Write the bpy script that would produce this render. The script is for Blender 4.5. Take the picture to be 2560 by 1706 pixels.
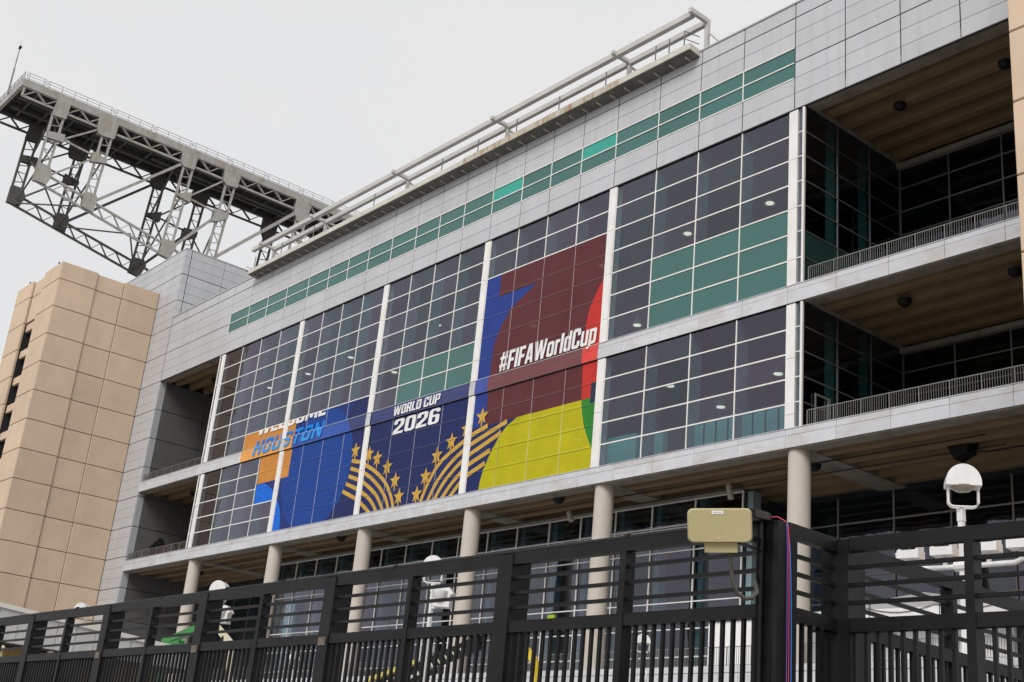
import bpy, bmesh, math, random
from mathutils import Vector, Matrix
from mathutils.geometry import tessellate_polygon
random.seed(7)
SC = bpy.context.scene
for o in list(bpy.data.objects): bpy.data.objects.remove(o)
# ------------------------------------------------------------------ camera
cd = bpy.data.cameras.new('camera'); cam = bpy.data.objects.new('camera', cd)
SC.collection.objects.link(cam); SC.camera = cam
Rw = Matrix(((0.64454265, 0.75914847, 0.09087554), (0.2117376, -0.29144246, 0.93286038), (0.73466452, -0.58202653, -0.34858737)))
cam.matrix_world = Rw.transposed().to_4x4()
cd.sensor_width = 36.0; cd.sensor_fit = 'HORIZONTAL'; cd.lens = 44.2636
cd.clip_start = 0.1; cd.clip_end = 6000
# ------------------------------------------------------------------ sky and sun
SKY_LEVEL, SUN_E, SUN_ANGLE = 0.865, 2.4, 28.0
sun_dir = Vector((0.36, -0.72, 0.74)).normalized()      # direction towards the sun
W = bpy.data.worlds.new('World'); SC.world = W; W.use_nodes = True
wn = W.node_tree; wn.nodes.clear()
def wnode(t, **k):
    n = wn.nodes.new(t)
    for a, b in k.items(): setattr(n, a, b)
    return n
wo = wnode('ShaderNodeOutputWorld'); mx = wnode('ShaderNodeMixShader'); mx.inputs[0].default_value = 0.93
b1 = wnode('ShaderNodeBackground'); b2 = wnode('ShaderNodeBackground')
st = wnode('ShaderNodeTexSky'); st.sky_type = 'NISHITA'; st.sun_disc = False
st.sun_elevation = math.asin(sun_dir.z); st.sun_rotation = math.atan2(sun_dir.x, sun_dir.y)
wn.links.new(st.outputs[0], b1.inputs[0]); b1.inputs[1].default_value = 0.1
tc = wnode('ShaderNodeTexCoord'); mp = wnode('ShaderNodeMapping'); mp.inputs['Scale'].default_value = (1.2, 1.2, 3.2)
ns = wnode('ShaderNodeTexNoise'); ns.inputs['Scale'].default_value = 1.3; ns.inputs['Detail'].default_value = 5; ns.inputs['Roughness'].default_value = .55
cr = wnode('ShaderNodeValToRGB'); cr.color_ramp.elements[0].position = .33; cr.color_ramp.elements[1].position = .62
cr.color_ramp.elements[0].color = (.93, .94, .96, 1); cr.color_ramp.elements[1].color = (1.0, .988, .972, 1)
wn.links.new(tc.outputs['Generated'], mp.inputs[0]); wn.links.new(mp.outputs[0], ns.inputs['Vector'])
wn.links.new(ns.outputs[0], cr.inputs[0]); wn.links.new(cr.outputs[0], b2.inputs[0]); b2.inputs[1].default_value = SKY_LEVEL
wn.links.new(b1.outputs[0], mx.inputs[1]); wn.links.new(b2.outputs[0], mx.inputs[2]); wn.links.new(mx.outputs[0], wo.inputs[0])
sd = bpy.data.lights.new('sun', 'SUN'); sd.energy = SUN_E; sd.angle = math.radians(SUN_ANGLE); sd.color = (1, .965, .92)
so = bpy.data.objects.new('sun', sd); SC.collection.objects.link(so)
so.rotation_euler = (-sun_dir).to_track_quat('-Z', 'Y').to_euler()
SC.view_settings.view_transform = 'Standard'; SC.view_settings.look = 'None'
SC.view_settings.gamma = 1.0; SC.view_settings.use_curve_mapping = False; SC.view_settings.exposure = 0.0
SC.render.engine = 'CYCLES'; SC.cycles.max_bounces = 8; SC.cycles.transparent_max_bounces = 16
SC.cycles.caustics_reflective = False; SC.cycles.caustics_refractive = False

# ------------------------------------------------------------------ materials
MATS = {}
def mat(name, col, rough=.6, metal=0.0, spec=.5, vary=0.0, noise=0.0, nscale=1.0, nstretch=(1, 1, 1), bump=0.0, bscale=20, dirt=None, coat=0):
    """principled material; 'vary' shifts brightness per object, 'noise' gives soft mottling, 'dirt' = (colour, amount, scale, stretch) stains"""
    if name in MATS: return MATS[name]
    m = bpy.data.materials.new(name); m.use_nodes = True; nt = m.node_tree; N = nt.nodes; Lk = nt.links
    b = N['Principled BSDF']; b.inputs['Roughness'].default_value = rough; b.inputs['Metallic'].default_value = metal
    b.inputs['Specular IOR Level'].default_value = spec; b.inputs['Coat Weight'].default_value = coat
    rgb = N.new('ShaderNodeRGB'); rgb.outputs[0].default_value = (*col, 1); out = rgb.outputs[0]
    geo = N.new('ShaderNodeNewGeometry')
    def scaled(st_):
        v = N.new('ShaderNodeVectorMath'); v.operation = 'MULTIPLY'; v.inputs[1].default_value = st_
        Lk.new(geo.outputs['Position'], v.inputs[0]); return v.outputs[0]
    def mulv(out, fac):
        hs = N.new('ShaderNodeHueSaturation'); Lk.new(out, hs.inputs['Color']); Lk.new(fac, hs.inputs['Value']); return hs.outputs[0]
    if vary:
        oi = N.new('ShaderNodeObjectInfo'); mr = N.new('ShaderNodeMapRange'); mr.inputs['To Min'].default_value = 1 - vary; mr.inputs['To Max'].default_value = 1 + vary
        Lk.new(oi.outputs['Random'], mr.inputs['Value']); out = mulv(out, mr.outputs[0])
    if noise:
        n = N.new('ShaderNodeTexNoise'); n.inputs['Scale'].default_value = nscale; n.inputs['Detail'].default_value = 6
        Lk.new(scaled(nstretch), n.inputs['Vector'])
        mr = N.new('ShaderNodeMapRange'); mr.inputs['From Min'].default_value = .3; mr.inputs['From Max'].default_value = .7
        mr.inputs['To Min'].default_value = 1 - noise; mr.inputs['To Max'].default_value = 1 + noise
        Lk.new(n.outputs[0], mr.inputs['Value']); out = mulv(out, mr.outputs[0])
    if dirt:
        dc, amt, dsc, dst = dirt
        n = N.new('ShaderNodeTexNoise'); n.inputs['Scale'].default_value = dsc; n.inputs['Detail'].default_value = 8; n.inputs['Roughness'].default_value = .65
        Lk.new(scaled(dst), n.inputs['Vector'])
        mr = N.new('ShaderNodeMapRange'); mr.inputs['From Min'].default_value = .48; mr.inputs['From Max'].default_value = .68
        mr.inputs['To Max'].default_value = amt; Lk.new(n.outputs[0], mr.inputs['Value'])
        mm = N.new('ShaderNodeMix'); mm.data_type = 'RGBA'; Lk.new(mr.outputs[0], mm.inputs[0]); Lk.new(out, mm.inputs[6]); mm.inputs[7].default_value = (*dc, 1)
        out = mm.outputs[2]
    Lk.new(out, b.inputs['Base Color'])
    if bump:
        n = N.new('ShaderNodeTexNoise'); n.inputs['Scale'].default_value = bscale; n.inputs['Detail'].default_value = 8
        Lk.new(geo.outputs['Position'], n.inputs['Vector']); bp = N.new('ShaderNodeBump'); bp.inputs['Strength'].default_value = bump
        bp.inputs['Distance'].default_value = .05; Lk.new(n.outputs[0], bp.inputs['Height']); Lk.new(bp.outputs[0], b.inputs['Normal'])
    MATS[name] = m; return m
def glass(name, refl, tint, ior=1.75, wav=.012):
    m = bpy.data.materials.new(name); m.use_nodes = True; nt = m.node_tree; N = nt.nodes; Lk = nt.links; N.clear()
    o = N.new('ShaderNodeOutputMaterial'); mx = N.new('ShaderNodeMixShader'); t = N.new('ShaderNodeBsdfTransparent'); g = N.new('ShaderNodeBsdfGlossy')
    fr = N.new('ShaderNodeFresnel'); fr.inputs[0].default_value = ior; t.inputs[0].default_value = (*tint, 1)
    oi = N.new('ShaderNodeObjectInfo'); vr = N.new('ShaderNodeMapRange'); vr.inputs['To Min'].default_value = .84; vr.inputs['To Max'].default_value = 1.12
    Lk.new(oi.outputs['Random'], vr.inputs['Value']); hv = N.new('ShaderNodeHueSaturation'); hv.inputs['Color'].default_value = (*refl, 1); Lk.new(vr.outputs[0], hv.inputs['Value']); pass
    sv = N.new('ShaderNodeVectorMath'); sv.operation = 'MULTIPLY'; sv.inputs[1].default_value = (.55, 1, .10); n2 = N.new('ShaderNodeTexNoise'); n2.inputs['Scale'].default_value = 1.0; n2.inputs['Detail'].default_value = 4  # streaky tint painted into the reflection colour, imitating uneven reflections
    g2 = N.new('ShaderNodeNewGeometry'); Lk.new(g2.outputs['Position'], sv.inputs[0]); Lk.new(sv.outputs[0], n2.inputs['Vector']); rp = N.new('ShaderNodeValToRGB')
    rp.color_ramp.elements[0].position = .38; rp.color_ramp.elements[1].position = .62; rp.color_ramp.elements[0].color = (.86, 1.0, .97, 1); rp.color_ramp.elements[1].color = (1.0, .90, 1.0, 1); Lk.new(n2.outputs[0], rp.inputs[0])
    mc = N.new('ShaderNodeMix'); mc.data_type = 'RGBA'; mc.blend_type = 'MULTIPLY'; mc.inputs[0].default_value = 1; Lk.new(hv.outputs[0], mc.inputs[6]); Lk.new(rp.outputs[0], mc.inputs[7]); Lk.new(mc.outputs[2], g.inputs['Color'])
    g.inputs['Roughness'].default_value = .015
    geo = N.new('ShaderNodeNewGeometry'); n = N.new('ShaderNodeTexNoise'); n.inputs['Scale'].default_value = .55; n.inputs['Detail'].default_value = 2
    Lk.new(geo.outputs['Position'], n.inputs['Vector']); bp = N.new('ShaderNodeBump'); bp.inputs['Strength'].default_value = 1; bp.inputs['Distance'].default_value = wav
    Lk.new(n.outputs[0], bp.inputs['Height']); Lk.new(bp.outputs[0], g.inputs['Normal'])
    iv = N.new('ShaderNodeMath'); iv.operation = 'SUBTRACT'; iv.inputs[0].default_value = 1; Lk.new(geo.outputs['Backfacing'], iv.inputs[1])
    mu = N.new('ShaderNodeMath'); mu.operation = 'MULTIPLY'; Lk.new(fr.outputs[0], mu.inputs[0]); Lk.new(iv.outputs[0], mu.inputs[1])
    Lk.new(mu.outputs[0], mx.inputs[0]); Lk.new(t.outputs[0], mx.inputs[1]); Lk.new(g.outputs[0], mx.inputs[2]); Lk.new(mx.outputs[0], o.inputs[0])
    MATS[name] = m; return m
def emit(name, col, s):
    m = bpy.data.materials.new(name); m.use_nodes = True; b = m.node_tree.nodes['Principled BSDF']
    b.inputs['Emission Color'].default_value = (*col, 1); b.inputs['Emission Strength'].default_value = s; b.inputs['Base Color'].default_value = (*col, 1)
    MATS[name] = m; return m
def film(name, col):
    m = bpy.data.materials.new(name); m.use_nodes = True; nt = m.node_tree; N = nt.nodes; Lk = nt.links
    b = N['Principled BSDF']; b.inputs['Base Color'].default_value = (*col, 1); b.inputs['Roughness'].default_value = .5; b.inputs['Specular IOR Level'].default_value = .22
    geo = N.new('ShaderNodeNewGeometry'); n = N.new('ShaderNodeTexNoise'); n.inputs['Scale'].default_value = .8; n.inputs['Detail'].default_value = 5
    Lk.new(geo.outputs['Position'], n.inputs['Vector']); mr = N.new('ShaderNodeMapRange'); mr.inputs['From Min'].default_value = .3; mr.inputs['From Max'].default_value = .7
    mr.inputs['To Min'].default_value = .9; mr.inputs['To Max'].default_value = 1.08; Lk.new(n.outputs[0], mr.inputs['Value'])
    hs = N.new('ShaderNodeHueSaturation'); hs.inputs['Color'].default_value = (*col, 1); Lk.new(mr.outputs[0], hs.inputs['Value']); Lk.new(hs.outputs[0], b.inputs['Base Color'])
    b.inputs['Alpha'].default_value = .93
    MATS[name] = m; return m
silver = mat('silver_cladding', (.52, .53, .555), .48, .25, .5, vary=.035, noise=.05, nscale=.35, nstretch=(1, 1, .25), dirt=((.36, .34, .31), .25, .8, (2.5, 2.5, .12)))
ledge_m = mat('ledge_metal', (.58, .59, .625), .5, .15, .5, vary=.05, noise=.06, nscale=1.2, dirt=((.44, .39, .32), .6, 1.0, (.5, 1, 1.2)))
dark = mat('dark_joint', (.012, .012, .013), .8)
tan = mat('tan_concrete', (.60, .462, .345), .85, 0, .2, vary=.035, noise=.05, nscale=.5, bump=.15, bscale=6, dirt=((.40, .33, .24), .3, .35, (1, 1, .4)))
tan_groove = mat('tan_joint', (.17, .10, .055), .9)
conc = mat('column_concrete', (.52, .47, .42), .75, 0, .3, noise=.07, nscale=.8, nstretch=(1, 1, .3), bump=.1, bscale=8)
soffit = mat('brown_soffit_concrete', (.235, .165, .095), .85, 0, .2, noise=.13, nscale=.55, nstretch=(.6, 1.3, 1.3), dirt=((.17, .12, .07), .6, .6, (.9, 1.2, 1.5)), bump=.2, bscale=5)
girder_m = mat('grey_girder_concrete', (.26, .235, .20), .85, 0, .2, noise=.1, nscale=.8, dirt=((.12, .10, .08), .5, 1.0, (1, 1, 1)))
white = mat('white_frame', (.78, .765, .75), .5, .0, .5, vary=.02, noise=.05, nscale=.6, dirt=((.5, .45, .4), .3, 1.5, (1, 1, .3)))
fin_m = mat('glazing_fin', (.26, .37, .39), .4, 0, .5)
find_m = mat('dark_green_fin', (.035, .12, .10), .4, 0, .4)
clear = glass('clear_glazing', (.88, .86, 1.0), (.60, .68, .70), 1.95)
tealg = mat('teal_spandrel_glass', (.055, .145, .135), .28, 0, .32, vary=.05, noise=.05, nscale=.25)
teal_b = mat('bright_teal_glass', (.035, .33, .27), .28, 0, .32, vary=.05)
teal_d = mat('dark_teal_glass', (.018, .045, .04), .1, 0, .5, vary=.15)
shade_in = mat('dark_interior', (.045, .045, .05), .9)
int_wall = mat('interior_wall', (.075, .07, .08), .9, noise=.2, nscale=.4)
int_col = mat('interior_column', (.20, .24, .23), .7)
greywall = mat('charcoal_panel', (.115, .115, .112), .6, .1, .4, vary=.06, noise=.08, nscale=.5)
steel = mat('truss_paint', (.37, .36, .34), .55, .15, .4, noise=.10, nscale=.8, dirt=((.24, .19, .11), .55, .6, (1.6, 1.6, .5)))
steel_d = mat('truss_paint_shaded', (.11, .107, .10), .65, .1, .3, noise=.15, nscale=.8)  # darker copy of the truss paint: shade on far and inner steel
deck_m = mat('dark_deck', (.035, .036, .037), .8, noise=.2, nscale=1.0)
rail_m = mat('galvanised_rail', (.20, .20, .20), .5, .6)
brail_m = mat('balcony_rail', (.24, .235, .22), .5, .4)
trail_m = mat('dark_hand_rail', (.05, .05, .052), .5, .2)
gantry_m = mat('gantry_paint', (.52, .51, .49), .5, .15, noise=.08, nscale=.7)
gutter_m = mat('gutter_concrete', (.55, .53, .48), .75, 0, .3, noise=.10, nscale=1.2)
rust_m = mat('rust_stained_gutter', (.46, .43, .36), .8, 0, .3, noise=.12, nscale=1.5, dirt=((.30, .15, .045), .9, 1.6, (1.6, 1, .25)))
fence_m = mat('black_fence_paint', (.007, .007, .008), .5, 0, .24, noise=.4, nscale=3, bump=.06, bscale=25)
plaster = mat('white_lamp_paint', (.70, .70, .70), .4, 0, .4, noise=.04, nscale=2, dirt=((.45, .4, .34), .25, 3, (1, 1, .4)))
lens_m = mat('lamp_lens', (.32, .28, .22), .15, 0, .6)
canvas = mat('white_canvas', (.80, .79, .79), .7, noise=.04, nscale=.8)
canvas_g = mat('grey_canvas', (.42, .42, .43), .7, noise=.05, nscale=.8)
canopy_p = mat('pale_grey_panel', (.52, .53, .53), .5, .1, vary=.03, noise=.07, nscale=.8, nstretch=(1, 3, .3))
canopy_t = mat('canopy_trim', (.70, .68, .64), .55, .1)
orange_w = mat('orange_wood_panel', (.46, .27, .11), .7, noise=.15, nscale=1.5, vary=.06)
cream_w = mat('cream_wall', (.52, .45, .27), .7, noise=.05)
green_p = mat('green_boom_paint', (.01, .20, .025), .4)
yellow_p = mat('yellow_boom_paint', (.70, .52, .04), .4)
yell2 = mat('pale_yellow_paint', (.78, .68, .18), .5)
cream_p = mat('cream_boom_paint', (.60, .56, .42), .5)
black_p = mat('black_plastic', (.007, .007, .007), .6, 0, .3)
antenna_m = mat('beige_antenna_plastic', (.43, .37, .20), .55, 0, .35, noise=.05, nscale=6)
red_c = mat('red_cable', (.62, .03, .05), .45); blue_c = mat('blue_cable', (.02, .20, .62), .45); purp_c = mat('purple_cable', (.15, .09, .45), .45)
red_p = mat('red_plastic', (.55, .03, .02), .5)
podium_m = mat('podium_concrete', (.58, .59, .62), .6, 0, .4, vary=.03, noise=.06, nscale=.8, dirt=((.4, .38, .34), .4, 1, (1, 1, .5)))
ground_m = mat('plaza_concrete', (.29, .28, .265), .9, noise=.2, nscale=.5, bump=.3, bscale=10)
white_sp = mat('label_white', (.8, .8, .8), .5)
lamp_on = emit('lit_pendant', (1, .9, .68), 1.7); tube_on = emit('lit_tube', (1, .97, .93), 1.6)
FC = {'orange': (.58, .24, .045), 'navy': (.010, .018, .105), 'blue': (.004, .048, .28), 'mid': (.007, .026, .175), 'sky': (.0, .14, .68), 'maroon': (.105, .022, .027),
      'cobalt': (.016, .042, .25), 'red': (.52, .03, .022), 'yellow': (.46, .42, .001), 'green': (.025, .21, .025), 'gold': (.58, .35, .06), 'coal': (.02, .03, .06),
      'white': (.80, .80, .80), 'letter': (.0, .21, .74), 'letter2': (.012, .19, .66)}
FM = {k: film('vinyl_' + k, v) for k, v in FC.items()}

# ------------------------------------------------------------------ helpers
def link(o, parent=None):
    SC.collection.objects.link(o)
    if parent is not None: o.parent = parent
    return o
def thing(name, label, cat, loc=(0, 0, 0), group=None):
    o = bpy.data.objects.new(name, None); o.empty_display_size = .3; SC.collection.objects.link(o); o.location = loc
    o['label'] = label; o['category'] = cat
    if group: o['group'] = group
    return o
def tag(o, label, cat, group=None):
    o['label'] = label; o['category'] = cat
    if group: o['group'] = group
    return o
class MB:
    def __init__(s): s.v = []; s.f = []; s.m = []
    def add(s, vs, fs, mi=0):
        n = len(s.v); s.v += [tuple(v) for v in vs]; s.f += [tuple(i + n for i in f) for f in fs]; s.m += [mi] * len(fs); return s
    def box(s, x0, x1, y0, y1, z0, z1, mi=0):
        return s.add([(x0, y0, z0), (x1, y0, z0), (x1, y1, z0), (x0, y1, z0), (x0, y0, z1), (x1, y0, z1), (x1, y1, z1), (x0, y1, z1)],
                     [(0, 3, 2, 1), (4, 5, 6, 7), (0, 1, 5, 4), (1, 2, 6, 5), (2, 3, 7, 6), (3, 0, 4, 7)], mi)
    def bar(s, p, q, w, h, up=(0, 0, 1), mi=0):
        p, q = Vector(p), Vector(q); d = (q - p).normalized(); u = Vector(up)
        if abs(d.dot(u)) > .98: u = Vector((1, 0, 0))
        a = d.cross(u).normalized(); b = a.cross(d).normalized(); vs = []
        for e in (p, q):
            for i, j in ((-1, -1), (1, -1), (1, 1), (-1, 1)): vs.append(e + a * (w / 2 * i) + b * (h / 2 * j))
        return s.add(vs, [(3, 2, 1, 0), (4, 5, 6, 7), (0, 1, 5, 4), (1, 2, 6, 5), (2, 3, 7, 6), (3, 0, 4, 7)], mi)
    def tube(s, pts, r, n=8, mi=0):
        pts = [Vector(p) for p in pts]; rings = []; k = len(s.v)
        for i, p in enumerate(pts):
            d = (pts[min(i + 1, len(pts) - 1)] - pts[max(i - 1, 0)]).normalized()
            u = Vector((0, 0, 1)) if abs(d.z) < .95 else Vector((1, 0, 0)); a = d.cross(u).normalized(); b = a.cross(d)
            s.v += [tuple(p + (a * math.cos(t) + b * math.sin(t)) * r) for t in (2 * math.pi * j / n for j in range(n))]
        for i in range(len(pts) - 1):
            for j in range(n): s.f.append((k + i * n + j, k + i * n + (j + 1) % n, k + (i + 1) * n + (j + 1) % n, k + (i + 1) * n + j)); s.m.append(mi)
        s.f.append(tuple(k + j for j in reversed(range(n)))); s.f.append(tuple(k + (len(pts) - 1) * n + j for j in range(n))); s.m += [mi, mi]
        return s
    def lathe(s, c, prof, n=24, mi=0):      # profile of (radius, z) about a vertical axis
        k = len(s.v)
        for r, z in prof: s.v += [(c[0] + r * math.cos(2 * math.pi * j / n), c[1] + r * math.sin(2 * math.pi * j / n), c[2] + z) for j in range(n)]
        for i in range(len(prof) - 1):
            for j in range(n): s.f.append((k + i * n + j, k + i * n + (j + 1) % n, k + (i + 1) * n + (j + 1) % n, k + (i + 1) * n + j)); s.m.append(mi)
        return s
    def prism(s, poly, fn, d0, d1, mi=0):   # extrude a 2-D polygon; fn(u, v, depth) -> xyz
        n = len(poly); k = len(s.v)
        s.v += [tuple(fn(u, v, d0)) for u, v in poly] + [tuple(fn(u, v, d1)) for u, v in poly]
        s.f.append(tuple(k + i for i in range(n))); s.f.append(tuple(k + n + i for i in reversed(range(n)))); s.m += [mi, mi]
        for i in range(n): s.f.append((k + i, k + n + i, k + n + (i + 1) % n, k + (i + 1) % n)); s.m.append(mi)
        return s
    def build(s, name, mats, parent=None, smooth=False):
        me = bpy.data.meshes.new(name); me.from_pydata(s.v, [], s.f); me.update()
        for m in (mats if isinstance(mats, (list, tuple)) else [mats]): me.materials.append(m)
        me.polygons.foreach_set('material_index', s.m)
        bm = bmesh.new(); bm.from_mesh(me); bmesh.ops.recalc_face_normals(bm, faces=bm.faces); bm.to_mesh(me); bm.free()
        if smooth:
            me.polygons.foreach_set('use_smooth', [True] * len(me.polygons)); me.set_sharp_from_angle(angle=math.radians(40))
        o = bpy.data.objects.new(name, me); link(o, parent); o['_mb'] = 0; del o['_mb']
        if parent is not None: o.matrix_parent_inverse = Matrix.Translation(-parent.location)
        return o
BC = {}
def panel(name, w, h, d, loc, face, m, parent, ch=.012):
    """chamfered panel, width w, height h, depth d; loc = centre of its outer face; face '-y' or '+x'"""
    key = (name, round(w, 3), round(h, 3), round(d, 3), face, m.name, ch)
    me = BC.get(key)
    if me is None:
        def rot(x, y, z): return (x, y, z) if face == '-y' else (-y, x, z)
        a, b = w / 2, h / 2; vs = []
        for (i, j, y) in ((a - ch, b - ch, 0), (a, b, ch), (a, b, d)): vs += [rot(-i, y, -j), rot(i, y, -j), rot(i, y, j), rot(-i, y, j)]
        fs = [(0, 1, 2, 3)] + [(k + i, k + 4 + i, k + 4 + (i + 1) % 4, k + (i + 1) % 4) for k in (0, 4) for i in range(4)] + [(11, 10, 9, 8)]
        me = bpy.data.meshes.new(name); me.from_pydata(vs, [], fs); me.materials.append(m)
        bm = bmesh.new(); bm.from_mesh(me); bmesh.ops.recalc_face_normals(bm, faces=bm.faces); bm.to_mesh(me); bm.free(); BC[key] = me
    o = bpy.data.objects.new(name, me); link(o, parent); o.location = Vector(loc) - (parent.location if parent else Vector((0, 0, 0)))
    return o
def b(name, x0, x1, y0, y1, z0, z1, m, parent=None): return MB().box(x0, x1, y0, y1, z0, z1).build(name, m, parent)

# ------------------------------------------------------------------ ground
G = -1.6
o = MB().add([(-3000, -1500, G), (1500, -1500, G), (1500, 3000, G), (-3000, 3000, G)], [(0, 1, 2, 3)]).build('ground', ground_m); o['kind'] = 'structure'

# ------------------------------------------------------------------ the stadium
ST = thing('stadium', 'long silver-clad stadium facade with big window bays, wrapped glass and open balconies', 'stadium', (-70, 50, G))
XJ = [-121.4, -117.95, -114.48, -110.9, -107.5, -103.7, -100.2, -96.7, -92.92, -89.53, -86.45, -83.35, -79.97, -76.6, -73.5, -70.4, -67.0, -63.6, -60.53, -57.4, -54.07, -50.23, -46.72, -43.28, -39.45, -36.0, -32.49, -29.0, -25.5, -22.0, -18.5]
Z0, DZ = 38.70, 1.0275
def zr(n): return Z0 + n * DZ
TOP = 45.9
def gap(n): return .032 if n % 3 == 0 else .008      # half joint width
b('fascia_backing', -121.35, -10, 50.06, 50.6, 38.72, 45.7, dark, ST)
for i in range(len(XJ) - 1):
    xa, xb = XJ[i] + .035, XJ[i + 1] - .035
    strip = -107.6 < XJ[i] < -39.6
    for n in range(7):
        if strip and n in (2, 3): continue
        za = zr(n) + gap(n); zb = (zr(n + 1) - gap(n + 1))
        if strip and n == 1: zb = zr(2) - .05
        if strip and n == 4: za = zr(4) + .05
        if n == 0: za = Z0
        panel('cladding_panel', xb - xa, zb - za, .05, ((xa + xb) / 2, 50, (za + zb) / 2), '-y', silver, ST)
    xa -= .035; xb += .035
    if strip:
        for n, (za, zb) in enumerate(((zr(2), zr(3)), (zr(3), zr(4)))):
            mm = teal_b if (n == 1 and i in (16, 19)) else tealg
            panel('strip_window_pane', xb - xa - .08, zb - za - .08, .02, ((xa + xb) / 2, 50.035, (za + zb) / 2), '-y', mm, ST, .002)
        b('strip_window_mullion', xa - .035, xa + .035, 49.99, 50.03, zr(2) - .03, zr(4) + .03, white, ST)
for z in (zr(2), zr(3), zr(4)): b('strip_window_transom', -107.5, -39.5, 49.975, 50.04, z - .035, z + .035, white, ST)
b('parapet_cap', -121.4, -10, 49.93, 50.7, TOP - .06, TOP + .04, silver, ST)
b('fascia_soffit_edge', -121.4, -10, 50.0, 50.1, 38.62, 38.69, dark, ST)
# wall left of the openings, going up into the raised box
b('west_wall_core', -152, -121.42, 50.06, 62, G, 53.9, dark, ST)
for xa, xb in ((-126.41, -121.5), (-130.7, -126.41), (-135.1, -130.7), (-139.6, -135.1), (-144, -139.6)):
    for n in range(-37, 15):
        if xb < -126 and n < 8: continue
        za, zb = zr(n) + gap(n), zr(n + 1) - gap(n + 1)
        if n == 14: zb = 53.98
        panel('cladding_panel', xb - xa - .07, zb - za, .05, ((xa + xb) / 2, 50, (za + zb) / 2), '-y', silver, ST)
for n in range(-37, 15):     # return strip facing the openings and box side facing right
    za, zb = zr(n) + gap(n), zr(n + 1) - gap(n + 1)
    if n == 14: zb = 53.98
    if n >= 6:
        za = max(za, 45.96)
        for ya, yb in ((50.02, 50.66), (50.74, 54.72), (54.76, 58.9)):
            panel('cladding_panel', yb - ya, zb - za, .05, (-121.40, (ya + yb) / 2, (za + zb) / 2), '+x', silver, ST)
    elif n < 0:
        for ya, yb, mm in ((50.0, 50.72, silver), (50.8, 55.4, greywall), (55.46, 60.0, greywall)):
            if n % 3: continue
            panel('recess_wall_panel', yb - ya, 3 * DZ - .06, .05, (-121.36, (ya + yb) / 2, zr(n) + 1.5 * DZ), '+x', mm, ST)
b('box_cap', -152, -121.35, 49.95, 62, 53.96, 54.06, silver, ST)
# ---- bays and windows
PIER = [-92.96, -79.97, -67.02, -54.05]
BAYS = [(-107.16, -93.27), (-92.65, -80.28), (-79.66, -67.33), (-66.71, -54.37), (-53.74, -39.78)]
UP = [38.6, 37.08, 35.52, 33.97, 32.43, 30.9, 29.33, 27.82]
LO = [26.70, 25.31, 23.9, 22.5, 21.12, 19.75]
YG = 50.10
def mulls(k):
    return [x for x in XJ if BAYS[k][0] + 1 < x < BAYS[k][1] - 1]
for k, (xa, xb) in enumerate(BAYS):
    cols = [xa] + mulls(k) + [xb]
    for rows in (UP, LO):
        for r in range(len(rows) - 1):
            for c in range(len(cols) - 1):
                t = rows is UP and ((k == 4 and c >= 1 and r in (4, 5, 6)) or (k == 2 and c >= 1 and r in (5, 6)))
                w, h = cols[c + 1] - cols[c] - .06, rows[r] - rows[r + 1] - .06
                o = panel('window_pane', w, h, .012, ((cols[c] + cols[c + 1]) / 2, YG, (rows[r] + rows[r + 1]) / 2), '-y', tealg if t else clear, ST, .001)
                o.rotation_euler = (random.uniform(-.0012, .0012), 0, random.uniform(-.0012, .0012))
            if r: b('transom', xa, xb, YG - .035, YG + .06, rows[r] - .04, rows[r] + .04, white, ST)
        for c in range(len(cols)):
            x = cols[c]; e = .038 if 0 < c < len(cols) - 1 else .05
            b('mullion', x - e, x + e, YG - .043, YG + .05, rows[-1], rows[0], white, ST)
            if 0 < c < len(cols) - 1: b('glazing_fin', x - .04, x + .04, YG + .06, YG + .95, rows[-1], rows[0], fin_m, ST)
for x in PIER:
    for rows in (UP, LO):
        z = rows[0]
        while z > rows[-1] + .01:
            z2 = max(z - (3.09 if rows is UP else 3.5), rows[-1]); 
            b('pier_panel', x - .31, x + .31, 50.0, 50.6, z2 + .012, z - .012, white, ST); z = z2
for (xa, xb) in ((-107.72, -107.2), (-39.74, -39.18)):
    for rows in (UP, LO):
        z = rows[0]
        while z > rows[-1] + .01:
            z2 = max(z - 3.1, rows[-1]); b('pier_panel', xa, xb, 50.0, 50.5, z2 + .012, z - .012, white, ST); z = z2
for (xa, xb) in ((-108.08, -107.75), (-39.14, -38.78)):      # slim side lights beside the end piers
    for rows in (UP, LO):
        for r in range(len(rows) - 1):
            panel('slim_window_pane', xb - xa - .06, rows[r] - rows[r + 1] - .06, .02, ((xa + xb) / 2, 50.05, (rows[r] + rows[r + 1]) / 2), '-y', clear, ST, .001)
            b('slim_transom', xa, xb, 50.01, 50.1, rows[r + 1] - .03, rows[r + 1] + .03, white, ST)
        e = xb if xb > -50 else xa
        b('corner_post', e - .07, e + .07, 49.99, 50.12, rows[-1], rows[0], white, ST)
# ---- ledges
def ledge(ztop, zmid, zbot):
    b('ledge_core', -121.3, -10, 50.04, 51.0, zbot + .02, ztop - .02, dark, ST)
    xs = [x for x in XJ if x < -107] + [(a + c) / 2 for a, c in zip(XJ[4:], XJ[5:])]
    xs = [-121.45] + [-118.2 + 3.14 * i for i in range(33)]
    for a, c in zip(xs, xs[1:]):
        panel('ledge_panel', c - a - .02, ztop - zmid - .03, .04, ((a + c) / 2, 49.985, (ztop + zmid) / 2), '-y', ledge_m, ST, .006)
        panel('ledge_panel', c - a - .02, zmid - zbot - .01, .04, ((a + c) / 2, 49.97, (zmid + zbot) / 2), '-y', ledge_m, ST, .006)
    b('ledge_cap', -121.4, -10, 49.95, 50.12, ztop - .012, ztop + .02, ledge_m, ST)
ledge(27.78, 27.46, 26.75); ledge(19.73, 19.36, 18.70)
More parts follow.
